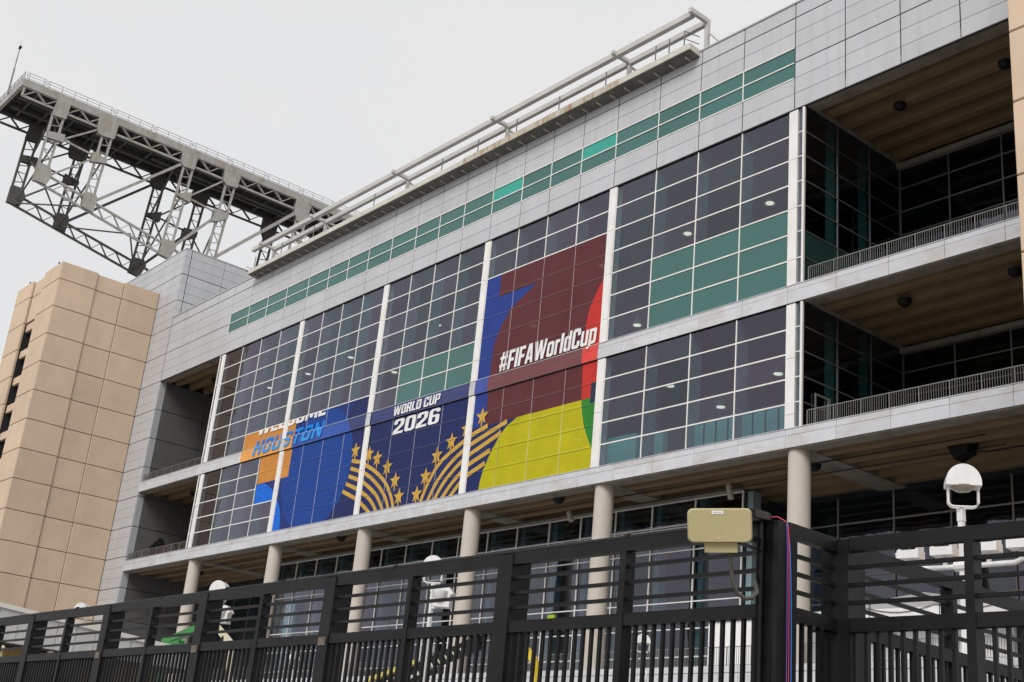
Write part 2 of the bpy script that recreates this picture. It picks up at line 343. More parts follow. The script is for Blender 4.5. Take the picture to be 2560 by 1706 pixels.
# ---- floors, ceilings, beams
YB = 59.2
STEMS = [51.5, 53.15, 54.8, 56.4, 58.0]
def ceiling(x0, x1, z, y1, full=True):
    b('ceiling_edge_beam', x0, x1, 50.05, 51.02, z - .02, z + .6, girder_m, ST)
    b('ceiling_slab', x0, x1, 51.02, y1, z + .70, z + .76, soffit, ST)
    for y in STEMS:
        if y > y1 - .3: continue
        MB().prism([(y - .05, z + .71), (y + .12, z - .02), (y + .62, z - .02), (y + .80, z + .71)], lambda u, v, d: (d, u, v), x0, x1).build('ceiling_beam', soffit, ST)
ceiling(-38.66, -10, 38.66, YB); ceiling(-38.66, -10, 26.72, YB)
ceiling(-121.3, -108.1, 38.66, 60); ceiling(-121.3, -108.1, 26.72, 60)
ceiling(-121.3, -10, 18.66, YB)
for x in (-107.0, -92.7, -79.6, -66.6, -53.7, -39.5, -25.5):
    b('ceiling_girder', x - .85, x + .85, 51.02, YB, 18.60, 19.35, girder_m, ST)
b('ceiling_wall_strip', -38.7, -10, YB - .35, YB, 38.3, 38.64, girder_m, ST); b('ceiling_wall_strip', -38.7, -10, YB - .35, YB, 26.4, 26.7, girder_m, ST)
b('floor_slab', -108.0, -38.75, 50.2, 70, 26.95, 27.6, int_wall, ST); b('floor_slab', -38.75, -10, 50.9, 70, 27.5, 27.6, girder_m, ST); b('floor_slab', -121.3, -108.0, 50.9, 70, 27.5, 27.6, girder_m, ST)
b('floor_slab', -121.3, -10, YB + .3, 70, 18.9, 19.5, int_wall, ST); b('floor_slab', -121.3, -10, 50.9, YB + .3, 19.42, 19.6, girder_m, ST)
for z in (38.66, 26.72): b('ceiling_side_strip', -38.68, -38.42, 51.02, YB, z - .03, z + .53, girder_m, ST)
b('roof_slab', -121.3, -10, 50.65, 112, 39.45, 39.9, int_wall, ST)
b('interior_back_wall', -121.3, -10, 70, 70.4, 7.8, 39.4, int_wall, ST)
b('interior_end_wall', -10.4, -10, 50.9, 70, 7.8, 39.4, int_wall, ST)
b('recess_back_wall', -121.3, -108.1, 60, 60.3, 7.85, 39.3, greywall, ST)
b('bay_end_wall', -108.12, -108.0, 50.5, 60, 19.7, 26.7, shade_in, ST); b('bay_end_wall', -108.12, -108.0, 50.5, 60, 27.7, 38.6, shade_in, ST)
for x in (-107.0, -99.9, -92.96, -86.4, -79.97, -73.5, -67.02, -60.5, -54.05, -46.8):
    for za, zb in ((19.6, 26.95), (27.6, 39.4)):
        MB().lathe((x + .4, 54.6, 0), [(.42, za), (.42, zb)], 20).build('interior_column', int_col, ST, True)
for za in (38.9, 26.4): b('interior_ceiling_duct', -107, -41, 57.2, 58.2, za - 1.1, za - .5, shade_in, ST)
# ---- glazed recess to the right (balconies)
def rec_glass(z0, z1, rows, x1=-12):
    ys = [50.12, 53.05, 56.13, YB]; zs = [z1] + rows + [z0]
    for a, c in zip(ys, ys[1:]):
        for u, v in zip(zs, zs[1:]):
            lowrow = v < z0 + 3.2 and z1 > 30
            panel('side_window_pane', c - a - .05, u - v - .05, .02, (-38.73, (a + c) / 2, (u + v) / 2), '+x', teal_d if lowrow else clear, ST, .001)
    for y in ys[1:-1]: b('side_mullion', -38.80, -38.69, y - .035, y + .035, z0, z1, rail_m, ST); b('side_glazing_fin', -39.4, -38.82, y - .22, y - .05, z0, z1, find_m, ST)
    for z in rows: b('side_transom', -38.79, -38.70, 50.1, YB, z - .03, z + .03, rail_m, ST)
    xs = [-38.68, -35.42, -32.1, -28.8, -25.5, -22.2, -18.9, -15.6, -12.3]
    for a, c in zip(xs, xs[1:]):
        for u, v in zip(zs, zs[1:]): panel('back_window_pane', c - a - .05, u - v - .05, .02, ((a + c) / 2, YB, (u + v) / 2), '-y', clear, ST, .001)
        b('back_mullion', a - .04, a + .04, YB - .06, YB + .08, z0, z1, rail_m, ST)
    for z in rows: b('back_transom', -38.7, -12.3, YB - .05, YB + .07, z - .035, z + .035, rail_m, ST)
rec_glass(27.6, 38.6, [37.04, 35.5, 33.97, 32.43, 30.9, 29.33]); rec_glass(19.6, 26.7, [25.31, 23.9, 22.5, 21.1])
# ---- lower storey glazing
LZ = [18.45, 16.92, 15.42, 12.36, 10.80, 9.2, 7.9]
LX = [-99.35, -96.2, -93.0, -89.8, -86.5, -83.3, -80.0, -76.6, -73.4, -70.0, -66.75, -63.4, -60.3, -57.05, -53.85, -50.3, -46.66]
for a, c in zip(LX, LX[1:]):
    for u, v in zip(LZ, LZ[1:]):
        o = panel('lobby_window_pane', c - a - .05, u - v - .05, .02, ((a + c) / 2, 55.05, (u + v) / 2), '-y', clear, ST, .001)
        o.rotation_euler = (random.uniform(-.0015, .0015), 0, random.uniform(-.0015, .0015))
for a in LX:
    b('lobby_mullion', a - .045, a + .045, 54.97, 55.04, 7.9, 18.5, white, ST)
    b('glazing_fin', a + .1, a + .5, 55.3, 56.0, 7.9, 18.5, fin_m, ST)
for z in (18.45, 16.98, 16.84, 15.42, 12.36, 10.80, 9.2): b('lobby_transom', -99.4, -46.6, 54.985, 55.05, z - .035, z + .035, white, ST)
b('green_corner_post', -99.75, -99.42, 55.0, 55.35, 7.9, 18.5, mat('green_glass_edge', (.03, .19, .13), .3), ST)
b('lobby_soffit_strip', -99.4, -46.6, 54.6, 55.02, 18.5, 18.66, girder_m, ST)
for a, c in ((55.1, 57.1), (57.15, 59.1)):
    for u, v in zip(LZ, LZ[1:]): panel('side_window_pane', c - a, u - v - .05, .02, (-46.6, (a + c) / 2, (u + v) / 2), '+x', clear, ST, .001)
RX = [-46.6, -43.05, -39.37, -35.87, -32.38, -28.9, -25.4, -21.9, -18.4, -14.9]; RZ = [18.45, 16.95, 13.95, 12.5, 10.8, 9.2, 7.9]
for a, c in zip(RX, RX[1:]):
    for u, v in zip(RZ, RZ[1:]): panel('back_window_pane', c - a - .05, u - v - .05, .02, ((a + c) / 2, 59.1, (u + v) / 2), '-y', clear, ST, .001)
    b('back_mullion', c - .045, c + .045, 59.02, 59.12, 7.9, 18.5, brail_m, ST)
for z in RZ[1:-1]: b('back_transom', -46.6, -14.9, 59.04, 59.1, z - .04, z + .04, brail_m, ST)
for a in range(7):
    x = -120.9 + 3.2 * a
    for u, v in ((18.4, 16.95), (16.9, 13.95), (13.9, 10.8), (10.75, 7.9)): panel('back_window_pane', 3.1, u - v, .02, (x + 1.6, 59.1, (u + v) / 2), '-y', clear, ST, .001)
    b('back_mullion', x - .04, x + .04, 59.02, 59.12, 7.9, 18.5, rail_m, ST)
b('pink_curtain', -69.8, -66.9, 55.6, 55.7, 12.5, 15.3, mat('pink_curtain', (.28, .10, .09), .8), ST)
for x in (-61.9, -48.9, -86.0, -74.5): b('interior_black_pillar', x - .5, x + .5, 56.4, 57.2, 7.9, 18.5, black_p, ST)
# ---- columns
for x in (-107.05, -92.55, -79.35, -66.4, -53.72, -39.35, -25.0):
    MB().lathe((x, 50.72, 0), [(.60, 7.85), (.58, 18.66)], 32).build('concrete_column', conc, ST, True)
# ---- podium
b('podium_core', -121.3, -8, 50.05, 70, G, 7.80, podium_m, ST)
for i in range(36):
    x = -121.2 + 3.15 * i
    panel('podium_edge_panel', 3.12, .33, .05, (x + 1.57, 49.98, 7.68), '-y', podium_m, ST, .006)
    panel('podium_wall_panel', 3.12, 1.45, .05, (x + 1.57, 50.0, 6.76), '-y', podium_m, ST, .01)
    panel('podium_wall_panel', 3.12, 3.0, .05, (x + 1.57, 50.0, 4.5), '-y', podium_m, ST, .01)
# ---- balcony railings
def railing(x0, x1, y, z, h, post=1.57, bal=.13, m=brail_m, br=.009):
    b('top_rail', x0, x1, y - .025, y + .025, z + h - .04, z + h, m, ST)
    n = int(round((x1 - x0) / post)); B = MB()
    for i in range(n + 1):
        x = x0 + (x1 - x0) * i / n; b('rail_post', x - .022, x + .022, y - .03, y + .03, z, z + h - .04, m, ST)
        if i < n and bal:
            for j in range(1, int(post / bal)): B.box(x + j * bal - br, x + j * bal + br, y - .01, y + .01, z + .06, z + h - .04)
    if bal: B.box(x0, x1, y - .012, y + .012, z + .05, z + .08); o = B.build('balusters', m, ST); o['kind'] = 'stuff'
railing(-38.45, -19, 50.15, 27.78, .88); railing(-38.45, -19, 50.15, 19.73, .88)
for z in (27.78, 19.73):
    railing(-121.1, -108.2, 50.15, z, .80, 1.55, None)
    b('infill_glass', -121.0, -108.2, 50.2, 50.21, z + .05, z + .72, clear, ST)
for xa, xb in ((-120.5, -107.8), (-106.4, -93.3), (-91.8, -80.1), (-78.6, -67.2), (-65.6, -54.5), (-52.9, -40.2), (-38.5, -26)): railing(xa, xb, 50.2, 7.84, 1.0)
# ---- gutter walkway on the parapet
MB().prism([(49.02, 45.62), (50.0, 45.50), (50.0, 45.95), (49.02, 46.05)], lambda u, v, d: (d, u, v), -103.4, -70).build('gutter', gutter_m, ST)
MB().prism([(49.02, 45.60), (50.0, 45.50), (50.0, 45.95), (49.02, 46.10)], lambda u, v, d: (d, u, v), -70, -53.2).build('gutter', rust_m, ST)
MB().prism([(49.02, 45.62), (50.0, 45.50), (50.0, 45.95), (49.02, 46.05)], lambda u, v, d: (d, u, v), -53.2, -46.9).build('gutter', gutter_m, ST)
MB().prism([(49.06, 45.60), (50.0, 45.49), (50.0, 45.42), (49.06, 45.56)], lambda u, v, d: (d, u, v), -103.3, -46.95).build('gutter_shade_strip', mat('gutter_shade_grey', (.13, .125, .115), .8, noise=.25, nscale=1.5), ST)  # added dark strip, its colour paints the shade below the gutter
x = -103
while x < -47: b('gutter_bracket', x, x + .08, 49.4, 49.97, 45.42, 45.56, gutter_m, ST); x += 1.35
GA = thing('roof_gantry', 'twin white beams on short posts running along the stadium roof edge', 'gantry', (-75, 50, 45.9))
b('outer_beam', -103.4, -46.9, 48.98, 49.34, 48.03, 48.42, gantry_m, GA)
b('inner_beam', -101.6, -46.62, 50.25, 50.55, 48.0, 48.38, gantry_m, GA)
for x in (-46.62, -53.6, -66.45, -79.35, -92.1, -101.3):
    b('gantry_post', x - .25, x, 50.27, 50.53, 45.9, 48.0, gantry_m, GA)
    b('cross_arm', x - .25, x, 48.70, 50.25, 48.10, 48.42 if x > -50 else 48.36, gantry_m, GA)
    if x < -50: MB().bar((x - .12, 50.5, 47.9), (x + 1.9, 52.4, 46.0), .14, .14).build('gantry_brace', gantry_m, GA)
MB().bar((-46.5, 50.45, 47.3), (-45.5, 51.4, 45.9), .12, .16).build('gantry_brace', gantry_m, GA)
for x in (-47.5, -48.8, -50.0, -54.6, -59.3, -63.9, -68.4, -72.9, -82.3, -91.9, -97.5, -102.5): b('rail_stanchion', x - .03, x + .03, 49.1, 49.16, 46.0, 47.25, rail_m, GA)
for z in (46.65, 47.2): MB().tube([(-47.5, 49.1, z), (-47.2, 50.2, z)], .03, 6).build('end_rail', rail_m, GA)
for z in (46.5, 46.95): MB().tube([(-104.6, 49.3, z - .1), (-104.6, 50.6, z - .1), (-103.0, 50.6, z - .1)], .03, 6).build('end_rail', rail_m, GA)

# ------------------------------------------------------------------ printed film on the glass
def ellipse(cx, cz, rx, rz, a0, a1, n=28):
    return [(cx + rx * math.cos(math.radians(a0 + (a1 - a0) * i / n)), cz + rz * math.sin(math.radians(a0 + (a1 - a0) * i / n))) for i in range(n + 1)]
def smooth_line(p, k=6):
    out = []
    for i in range(len(p) - 1):
        p0, p1, p2, p3 = p[max(i - 1, 0)], p[i], p[i + 1], p[min(i + 2, len(p) - 1)]
        for j in range(k):
            t = j / k
            out.append(tuple(.5 * ((2 * p1[d]) + (-p0[d] + p2[d]) * t + (2 * p0[d] - 5 * p1[d] + 4 * p2[d] - p3[d]) * t * t + (-p0[d] + 3 * p1[d] - 3 * p2[d] + p3[d]) * t ** 3) for d in (0, 1)))
    return out + [p[-1]]
def ribbon(p, w):
    p = smooth_line(p); L, R = [], []
    for i in range(len(p)):
        a = Vector(p[max(i - 1, 0)]); c = Vector(p[min(i + 1, len(p) - 1)]); d = (c - a).normalized(); n = Vector((-d.y, d.x)) * w / 2
        L.append(tuple(Vector(p[i]) + n)); R.append(tuple(Vector(p[i]) - n))
    return L + R[::-1]
def star(cx, cz, r, tail=1.9, rot=0):
    pts = []
    for i in range(10):
        a = math.radians(90 + 36 * i + rot); q = r if i % 2 == 0 else r * .42
        x, z = q * math.cos(a) * 1.05, q * math.sin(a)
        pts.append((cx + x, cz + z))
    return pts
def tris(poly):
    v = [Vector((a, c, 0)) for a, c in poly]
    return [[poly[i] for i in t] for t in tessellate_polygon([v])]
def glyphs(T=.19, U=.165):
    W, C = .54, .07
    def octa(x0, x1, y0, y1, c=C, sq=''):
        p = []
        p += [(x0 + c, y0), (x0, y0 + c)][::-1] if 'bl' not in sq else [(x0, y0)]
        p += [(x1 - c, y0), (x1, y0 + c)] if 'br' not in sq else [(x1, y0)]
        p += [(x1, y1 - c), (x1 - c, y1)] if 'tr' not in sq else [(x1, y1)]
        p += [(x0 + c, y1), (x0, y1 - c)] if 'tl' not in sq else [(x0, y1)]
        return p
    r = lambda x0, x1, y0, y1: [[(x0, y0), (x1, y0), (x1, y1), (x0, y1)]]
    hole = lambda x0, x1, y0, y1: [(x0, y0 + .02), (x0 + .02, y0), (x1 - .02, y0), (x1, y0 + .02), (x1, y1 - .02), (x1 - .02, y1), (x0 + .02, y1), (x0, y1 - .02)]
    G_ = {}
    G_['H'] = (W, [r(0, T, 0, 1), r(W - T, W, 0, 1), r(T, W - T, .42, .59)])
    G_['O'] = G_['0'] = (W, [[octa(0, W, 0, 1, .1), hole(T, W - T, U, 1 - U)]])
    G_['U'] = (W, [[[(0, 1), (0, .1), (.1, 0), (W - .1, 0), (W, .1), (W, 1), (W - T, 1), (W - T, U), (T, U), (T, 1)]]])
    G_['S'] = (W, [[[(0, .1), (.1, 0), (W - .1, 0), (W, .1), (W, .48), (W - .08, .57), (T, .62), (T, .85), (W - T, .85), (W - T, .70), (W, .70), (W, .9), (W - .1, 1), (.1, 1), (0, .9), (0, .52), (.08, .44), (W - T, .39), (W - T, .15), (T, .15), (T, .32), (0, .32)]]])
    G_['2'] = (W, [[[(0, 0), (W, 0), (W, U), (T + .03, U), (W - .04, .50), (W, .6), (W, .9), (W - .1, 1), (.1, 1), (0, .9), (0, .66), (T, .66), (T, .85), (W - T, .85), (W - T, .62), (.04, .28), (0, .18)]]])
    G_['6'] = (W, [[octa(0, W, 0, .60, .09, 'tl'), hole(T, W - T, .14, .46)], [[(0, .60), (T, .60), (T, .86), (W - T, .86), (W - T, .74), (W, .74), (W, .9), (W - .1, 1), (.1, 1), (0, .9)]]])
    G_['T'] = (W, [[[(0, 1), (0, 1 - U), (W / 2 - T / 2, 1 - U), (W / 2 - T / 2, 0), (W / 2 + T / 2, 0), (W / 2 + T / 2, 1 - U), (W, 1 - U), (W, 1)]]])
    G_['N'] = (W + .05, [r(0, T, 0, 1), r(W + .05 - T, W + .05, 0, 1), [[(T, 1), (T, .60), (W + .05 - T, 0), (W + .05 - T, .40)]]])
    G_['F'] = (.46, [[[(0, 0), (T, 0), (T, .40), (.42, .40), (.42, .57), (T, .57), (T, 1 - U), (.46, 1 - U), (.46, 1), (0, 1)]]])
    G_['E'] = (.46, [[[(0, 0), (.46, 0), (.46, U), (T, U), (T, .42), (.42, .42), (.42, .58), (T, .58), (T, 1 - U), (.46, 1 - U), (.46, 1), (0, 1)]]])
    G_['L'] = (.44, [[[(0, 0), (.44, 0), (.44, U), (T, U), (T, 1), (0, 1)]]])
    G_['I'] = (T, [r(0, T, 0, 1)]); G_['l'] = (T, [r(0, T, 0, 1)])
    G_['P'] = (W, [[octa(0, W, .36, 1, .09, 'bltl'), hole(T, W - T, .50, .86)], r(0, T, 0, .36)])
    G_['R'] = (W, [[octa(0, W, .40, 1, .09, 'bltl'), hole(T, W - T, .54, .86)], r(0, T, 0, .40), [[(W - T - .04, .40), (W - T, 0), (W + .02, 0), (W - .05, .40)]]])
    G_['D'] = (W, [[octa(0, W, 0, 1, .12, 'bltl'), hole(T, W - T, U, 1 - U)]])
    G_['C'] = (W, [[[(0, .1), (.1, 0), (W - .1, 0), (W, .1), (W, .36), (W - T, .36), (W - T, U), (T, U), (T, 1 - U), (W - T, 1 - U), (W - T, .64), (W, .64), (W, .9), (W - .1, 1), (.1, 1), (0, .9)]]])
    G_['A'] = (.58, [[[(0, 0), (T - .01, 0), (.21, .18), (.37, .18), (.40, 0), (.58, 0), (.42, 1), (.16, 1)], [(.235, .33), (.345, .33), (.29, .74)]]])
    G_['W'] = (.86, [[[(0, 1), (.17, 1), (.25, .36), (.34, 1), (.52, 1), (.61, .36), (.69, 1), (.86, 1), (.72, 0), (.52, 0), (.43, .56), (.34, 0), (.14, 0)]]])
    G_['M'] = (.74, [[[(0, 0), (.17, 0), (.17, .6), (.30, .1), (.44, .1), (.57, .6), (.57, 0), (.74, 0), (.74, 1), (.52, 1), (.37, .5), (.22, 1), (0, 1)]]])
    G_['o'] = (.48, [[octa(0, .48, 0, .77, .08), hole(.17, .31, .15, .62)]])
    G_['u'] = (.48, [[[(0, .77), (0, .08), (.08, 0), (.48, 0), (.48, .77), (.31, .77), (.31, .15), (.17, .15), (.17, .77)]]])
    G_['r'] = (.32, [[[(0, 0), (.17, 0), (.17, .60), (.32, .60), (.32, .77), (0, .77)]]])
    G_['d'] = (.48, [[octa(0, .48, 0, .77, .08, 'brtr'), hole(.17, .31, .15, .62)], r(.31, .48, .77, 1)])
    G_['p'] = (.48, [[octa(0, .48, 0, .77, .08, 'bltl'), hole(.17, .31, .15, .62)], r(0, .17, -.24, 0)])
    G_['#'] = (.58, [[[(.06, 0), (.20, 0), (.27, 1), (.13, 1)]], [[(.33, 0), (.47, 0), (.54, 1), (.40, 1)]], [[(0, .22), (.0754, .22), (.0859, .37), (0, .37)]], [[(0, .63), (.1041, .63), (.1146, .78), (0, .78)]],
                     [[(.2154, .22), (.3454, .22), (.3559, .37), (.2259, .37)]], [[(.2441, .63), (.3741, .63), (.3846, .78), (.2546, .78)]], [[(.4854, .22), (.58, .22), (.58, .37), (.4959, .37)]], [[(.5141, .63), (.58, .63), (.58, .78), (.5246, .78)]]])
    G_[' '] = (.18, [])
    return G_
GLY = glyphs()
GLT = glyphs(.15, .19)
def text_tris(txt, x0, x1, z0, z1, shear=0, sp=.07, GLY=GLY):
    tot = sum(GLY[c][0] for c in txt) + sp * (len(txt) - 1); k = (x1 - x0 - shear * (z1 - z0)) / tot; cx = 0; out = []
    for c in txt:
        w, parts = GLY[c]
        for loops in parts:
            pts = [p for lp in loops for p in lp]
            Q = [(x0 + (cx + u) * k + shear * v * (z1 - z0), z0 + v * (z1 - z0)) for u, v in pts]
            for t3 in tessellate_polygon([[Vector((u, v, 0)) for u, v in lp] for lp in loops]): out.append([Q[i] for i in t3])
        cx += w + sp
    return out
# layers: list of (colour, triangles), painted back to front, coordinates on the facade (x, z)
LAY = []
def lay(col, *polys):
    t = []
    for p in polys: t += tris(p)
    LAY.append((col, t))
TOPB = [(-200, 29.36)]
lay('orange', [(-100.2, 29.36), (-91.33, 29.36), (-91.33, 24.3), (-96.55, 24.3), (-96.55, 26.72), (-100.2, 26.72)])
ORG = [(-100.2, 29.36), (-91.33, 29.36), (-91.33, 24.3), (-96.55, 24.3), (-96.55, 26.72), (-100.2, 26.72)]
lay('mid', [(-91.33, 19.7), (-91.33, 29.36), (-80.2, 29.36), (-80.2, 19.7)], [(-93.3, 19.7), (-93.3, 24.3), (-91.33, 24.3), (-91.33, 19.7)], [(-96.55, 22.5), (-96.55, 24.3), (-93.2, 24.3), (-93.2, 22.5)])
lay('blue', ellipse(-86.9, 24.3, 5.3, 5.1, 0, 360, 60))
lay('orange', ORG)
lay('sky', [(-96.55, 22.5)] + [(-96.55, 24.28), (-95.21, 24.22), (-94.17, 23.80), (-93.29, 23.2)] + [(-93.2, 22.5)])
lay('sky', [(-92.9, 19.7), (-92.9, 22.6), (-92.51, 22.39), (-91.95, 21.8), (-91.63, 21.06), (-91.48, 20.4), (-91.39, 19.7)])
lay('navy', [(-82.4, 29.36), (-79.5, 29.36), (-79.5, 19.7), (-84.72, 19.7), (-83.37, 20.61), (-82.69, 21.38), (-82.23, 22.11), (-81.93, 23.1), (-81.75, 24.5), (-82.0, 26.1), (-82.52, 27.13), (-83.0, 27.9)],
    [(-79.9, 19.7), (-79.9, 27.8), (-67.0, 27.8), (-67.0, 19.7)])
lay('cobalt', [(-66.95, 35.5), (-65.1, 35.5), (-65.18, 33.77), (-61.08, 33.77), (-63.65, 32.57), (-64.63, 31.34), (-65.16, 30.26), (-65.28, 28.83), (-65.3, 24.25), (-66.95, 24.25)])
lay('navy', [(-66.95, 24.3), (-61.66, 24.33), (-65.25, 19.7), (-66.95, 19.7)])
lay('maroon', [(-65.1, 35.52), (-54.2, 35.52), (-54.2, 24.3), (-65.25, 24.3), (-65.3, 28.83), (-65.16, 30.26), (-64.63, 31.34), (-63.65, 32.57), (-61.08, 33.8), (-65.18, 33.8)])
lay('yellow', [(-61.9, 24.3), (-62.96, 23.79), (-63.5, 23.3), (-63.95, 22.75), (-64.5, 21.95), (-64.95, 21.1), (-65.2, 20.3), (-65.25, 19.7), (-54.2, 19.7), (-54.2, 24.35)])
lay('red', [(-54.2, 32.6), (-54.75, 31.9), (-55.13, 31.3), (-55.45, 30.7), (-55.68, 30.1), (-55.8, 29.3), (-55.84, 28.0), (-55.8, 26.5), (-55.71, 24.35), (-54.2, 24.35)])
lay('green', [(-55.7, 24.34), (-54.2, 24.34), (-54.2, 21.06), (-54.5, 21.1), (-54.9, 21.75), (-55.31, 22.6), (-55.56, 23.47)])
lay('coal', [(-54.9, 25.3), (-54.2, 25.3), (-54.2, 23.96), (-54.9, 23.96)])
FL = {'A': [(-81.67, 24.23), (-80.31, 23.9), (-79.5, 23.55), (-77.99, 22.8), (-76.56, 21.78), (-75.63, 20.68), (-75.13, 19.71)],
      'B': [(-81.68, 23.62), (-80.24, 23.18), (-79.56, 22.93), (-78.51, 22.39), (-77.18, 21.46), (-76.29, 20.59), (-75.76, 19.73)],
      'C': [(-81.8, 23.02), (-80.3, 22.52), (-79.49, 22.17), (-78.42, 21.56), (-77.44, 20.85), (-76.5, 19.76)],
      'D': [(-82.04, 22.45), (-80.34, 21.8), (-79.51, 21.4), (-78.56, 20.87), (-77.81, 20.26), (-77.28, 19.67)],
      'E': [(-82.39, 21.89), (-80.38, 21.06), (-79.64, 20.65), (-78.79, 20.12), (-78.19, 19.70)]}
FR = [[(-71.83, 19.72), (-71.04, 21.18), (-69.79, 22.48), (-67.5, 23.51), (-66.56, 23.85), (-64.95, 24.24)],
      [(-70.98, 19.72), (-70.11, 20.96), (-68.84, 22.07), (-67.26, 22.93), (-66.54, 23.2), (-64.47, 23.76), (-62.9, 24.2)],
      [(-70.2, 19.69), (-69.33, 20.77), (-68.19, 21.65), (-67.22, 22.2), (-66.5, 22.5), (-64.9, 23.02), (-63.4, 23.5)],
      [(-69.35, 19.69), (-68.31, 20.66), (-67.23, 21.4), (-66.56, 21.76), (-65.5, 22.1), (-64.4, 22.42)],
      [(-68.45, 19.69), (-67.31, 20.62), (-66.6, 21.02), (-65.6, 21.35), (-64.85, 21.6)]]
for v in FL.values(): lay('gold', ribbon(v, .30))
for v in FR: lay('gold', ribbon(v, .33))
LAY.append(('yellow', tris([(-61.9, 24.3), (-62.96, 23.79), (-63.5, 23.3), (-63.95, 22.75), (-64.5, 21.95), (-64.95, 21.1), (-65.2, 20.3), (-65.25, 19.7), (-60.6, 19.7), (-60.6, 24.32)])))
for (x, z) in ((-81.3, 25.0), (-79.3, 24.4), (-78.07, 23.9), (-76.55, 23.0), (-75.3, 21.8), (-74.55, 20.5), (-72.35, 20.4), (-71.5, 21.6), (-70.4, 22.95), (-68.85, 23.75), (-67.2, 24.4), (-65.6, 25.0)):
    s = star(x, z, .66); tl = [(x - .10, z - .35), (x + .10, z - .35), (x + (.10 if x < -73.5 else -.04), z - 1.0)]
    lay('gold', s); lay('gold', tl)
LAY.append(('white', text_tris('WELCOME', -97.9, -86.5, 28.86, 30.3, .1)))
LAY.append(('letter', text_tris('HOUSTON', -98.0, -86.45, 27.0, 28.36, .22, .13, GLT)))
LAY.append(('white', text_tris('WORLD CUP', -76.45, -70.6, 26.88, 27.62, .1)))
LAY.append(('white', text_tris('2026', -76.4, -70.55, 25.43, 26.58, .12)))
LAY.append(('white', text_tris('#FIFAWorldCup', -64.3, -54.62, 27.95, 29.30, .1)))
def clip(poly, x0, x1, z0, z1):
    for ax, val, sgn in ((0, x0, 1), (0, x1, -1), (1, z0, 1), (1, z1, -1)):
        out = []
        for i in range(len(poly)):
            a, c = poly[i - 1], poly[i]; da, dc = (a[ax] - val) * sgn, (c[ax] - val) * sgn
            if (da >= 0) != (dc >= 0):
                t = da / (da - dc); out.append((a[0] + (c[0] - a[0]) * t, a[1] + (c[1] - a[1]) * t))
            if dc >= 0: out.append(c)
        poly = out
        if len(poly) < 3: return None
    return poly
cols_used = list(FC)
def apply_film(x0, x1, z0, z1, y, B):
    for li, (col, ts) in enumerate(LAY):
        for t in ts:
            if max(p[0] for p in t) < x0 or min(p[0] for p in t) > x1 or max(p[1] for p in t) < z0 or min(p[1] for p in t) > z1: continue
            q = clip(t, x0, x1, z0, z1)
            if q:
                ar = sum(q[i - 1][0] * q[i][1] - q[i][0] * q[i - 1][1] for i in range(len(q)))
                if abs(ar) < 1e-7: continue
                if ar < 0: q = q[::-1]
                B.add([(a, y - .0022 - .0013 * li, c) for a, c in q], [tuple(range(len(q)))], cols_used.index(col))
FILM = [FM[c] for c in cols_used]
FILMB = [film('opaque_vinyl_' + c, tuple(min(.8, v * 1.4 + .03) for v in FC[c])) for c in cols_used]
FILMF = [film('frame_vinyl_' + c, tuple(min(.8, v * 1.15 + .012) for v in FC[c])) for c in cols_used]   # print on the white metal, not on perforated film
def raw(B, name, mats, parent):
    me = bpy.data.meshes.new(name); me.from_pydata(B.v, [], B.f)
    for m in mats: me.materials.append(m)
    me.polygons.foreach_set('material_index', B.m); o = bpy.data.objects.new(name, me); link(o, parent); o.location = -parent.location; return o
LBL = ['orange and blue vinyl print with blue city lettering on the glass', 'deep blue vinyl print with gold arcs on the glass', 'navy vinyl print with gold stars and white lettering', 'maroon and yellow vinyl print with white hashtag lettering']
for k in range(4):
    xa, xb = BAYS[k]; cols = [xa] + mulls(k) + [xb]
    B = MB()
    for rows, (za, zb) in ((UP, (27.82, 35.52)), (LO, (19.75, 26.7))):
        for c in range(len(cols) - 1):
            apply_film(cols[c] + .035, cols[c + 1] - .035, za, min(zb, {0: 29.33, 1: 29.33, 2: 27.82, 3: 35.5}[k]) if rows is UP else zb, YG - .004, B)
    o = raw(B, 'printed_film', FILM, ST); o['label'] = LBL[k]
    B = MB()
    for rows in (UP, LO):
        ztop = {0: 29.33, 1: 29.33, 2: 27.82, 3: 35.5}[k] if rows is UP else 26.7
        if rows is UP and ztop <= 27.83: continue
        for c in range(1, len(cols) - 1):
            if k == 0 and (c == 1 or (rows is LO and c < 3)): continue
            apply_film(cols[c] - .038, cols[c] + .038, rows[-1], ztop, YG - .044, B)
        for r in range(1, len(rows) - 1):
            if rows[r] > ztop - .1 : continue
            if k == 0 and rows is LO and rows[r] < 22.6: continue
            apply_film(cols[0] + .05, cols[-1] - .05, rows[r] - .04, rows[r] + .04, YG - .036, B)
    o = raw(B, 'frame_film', FILMF, ST); o['kind'] = 'stuff'
    B = MB(); apply_film(xa + .02 if k else -107, xb - .02, 27.475, 27.762, 49.98, B)
    apply_film(xa + .02, xb - .02, 26.76, 27.445, 49.965, B)
    raw(B, 'ledge_film', FILMB, ST)

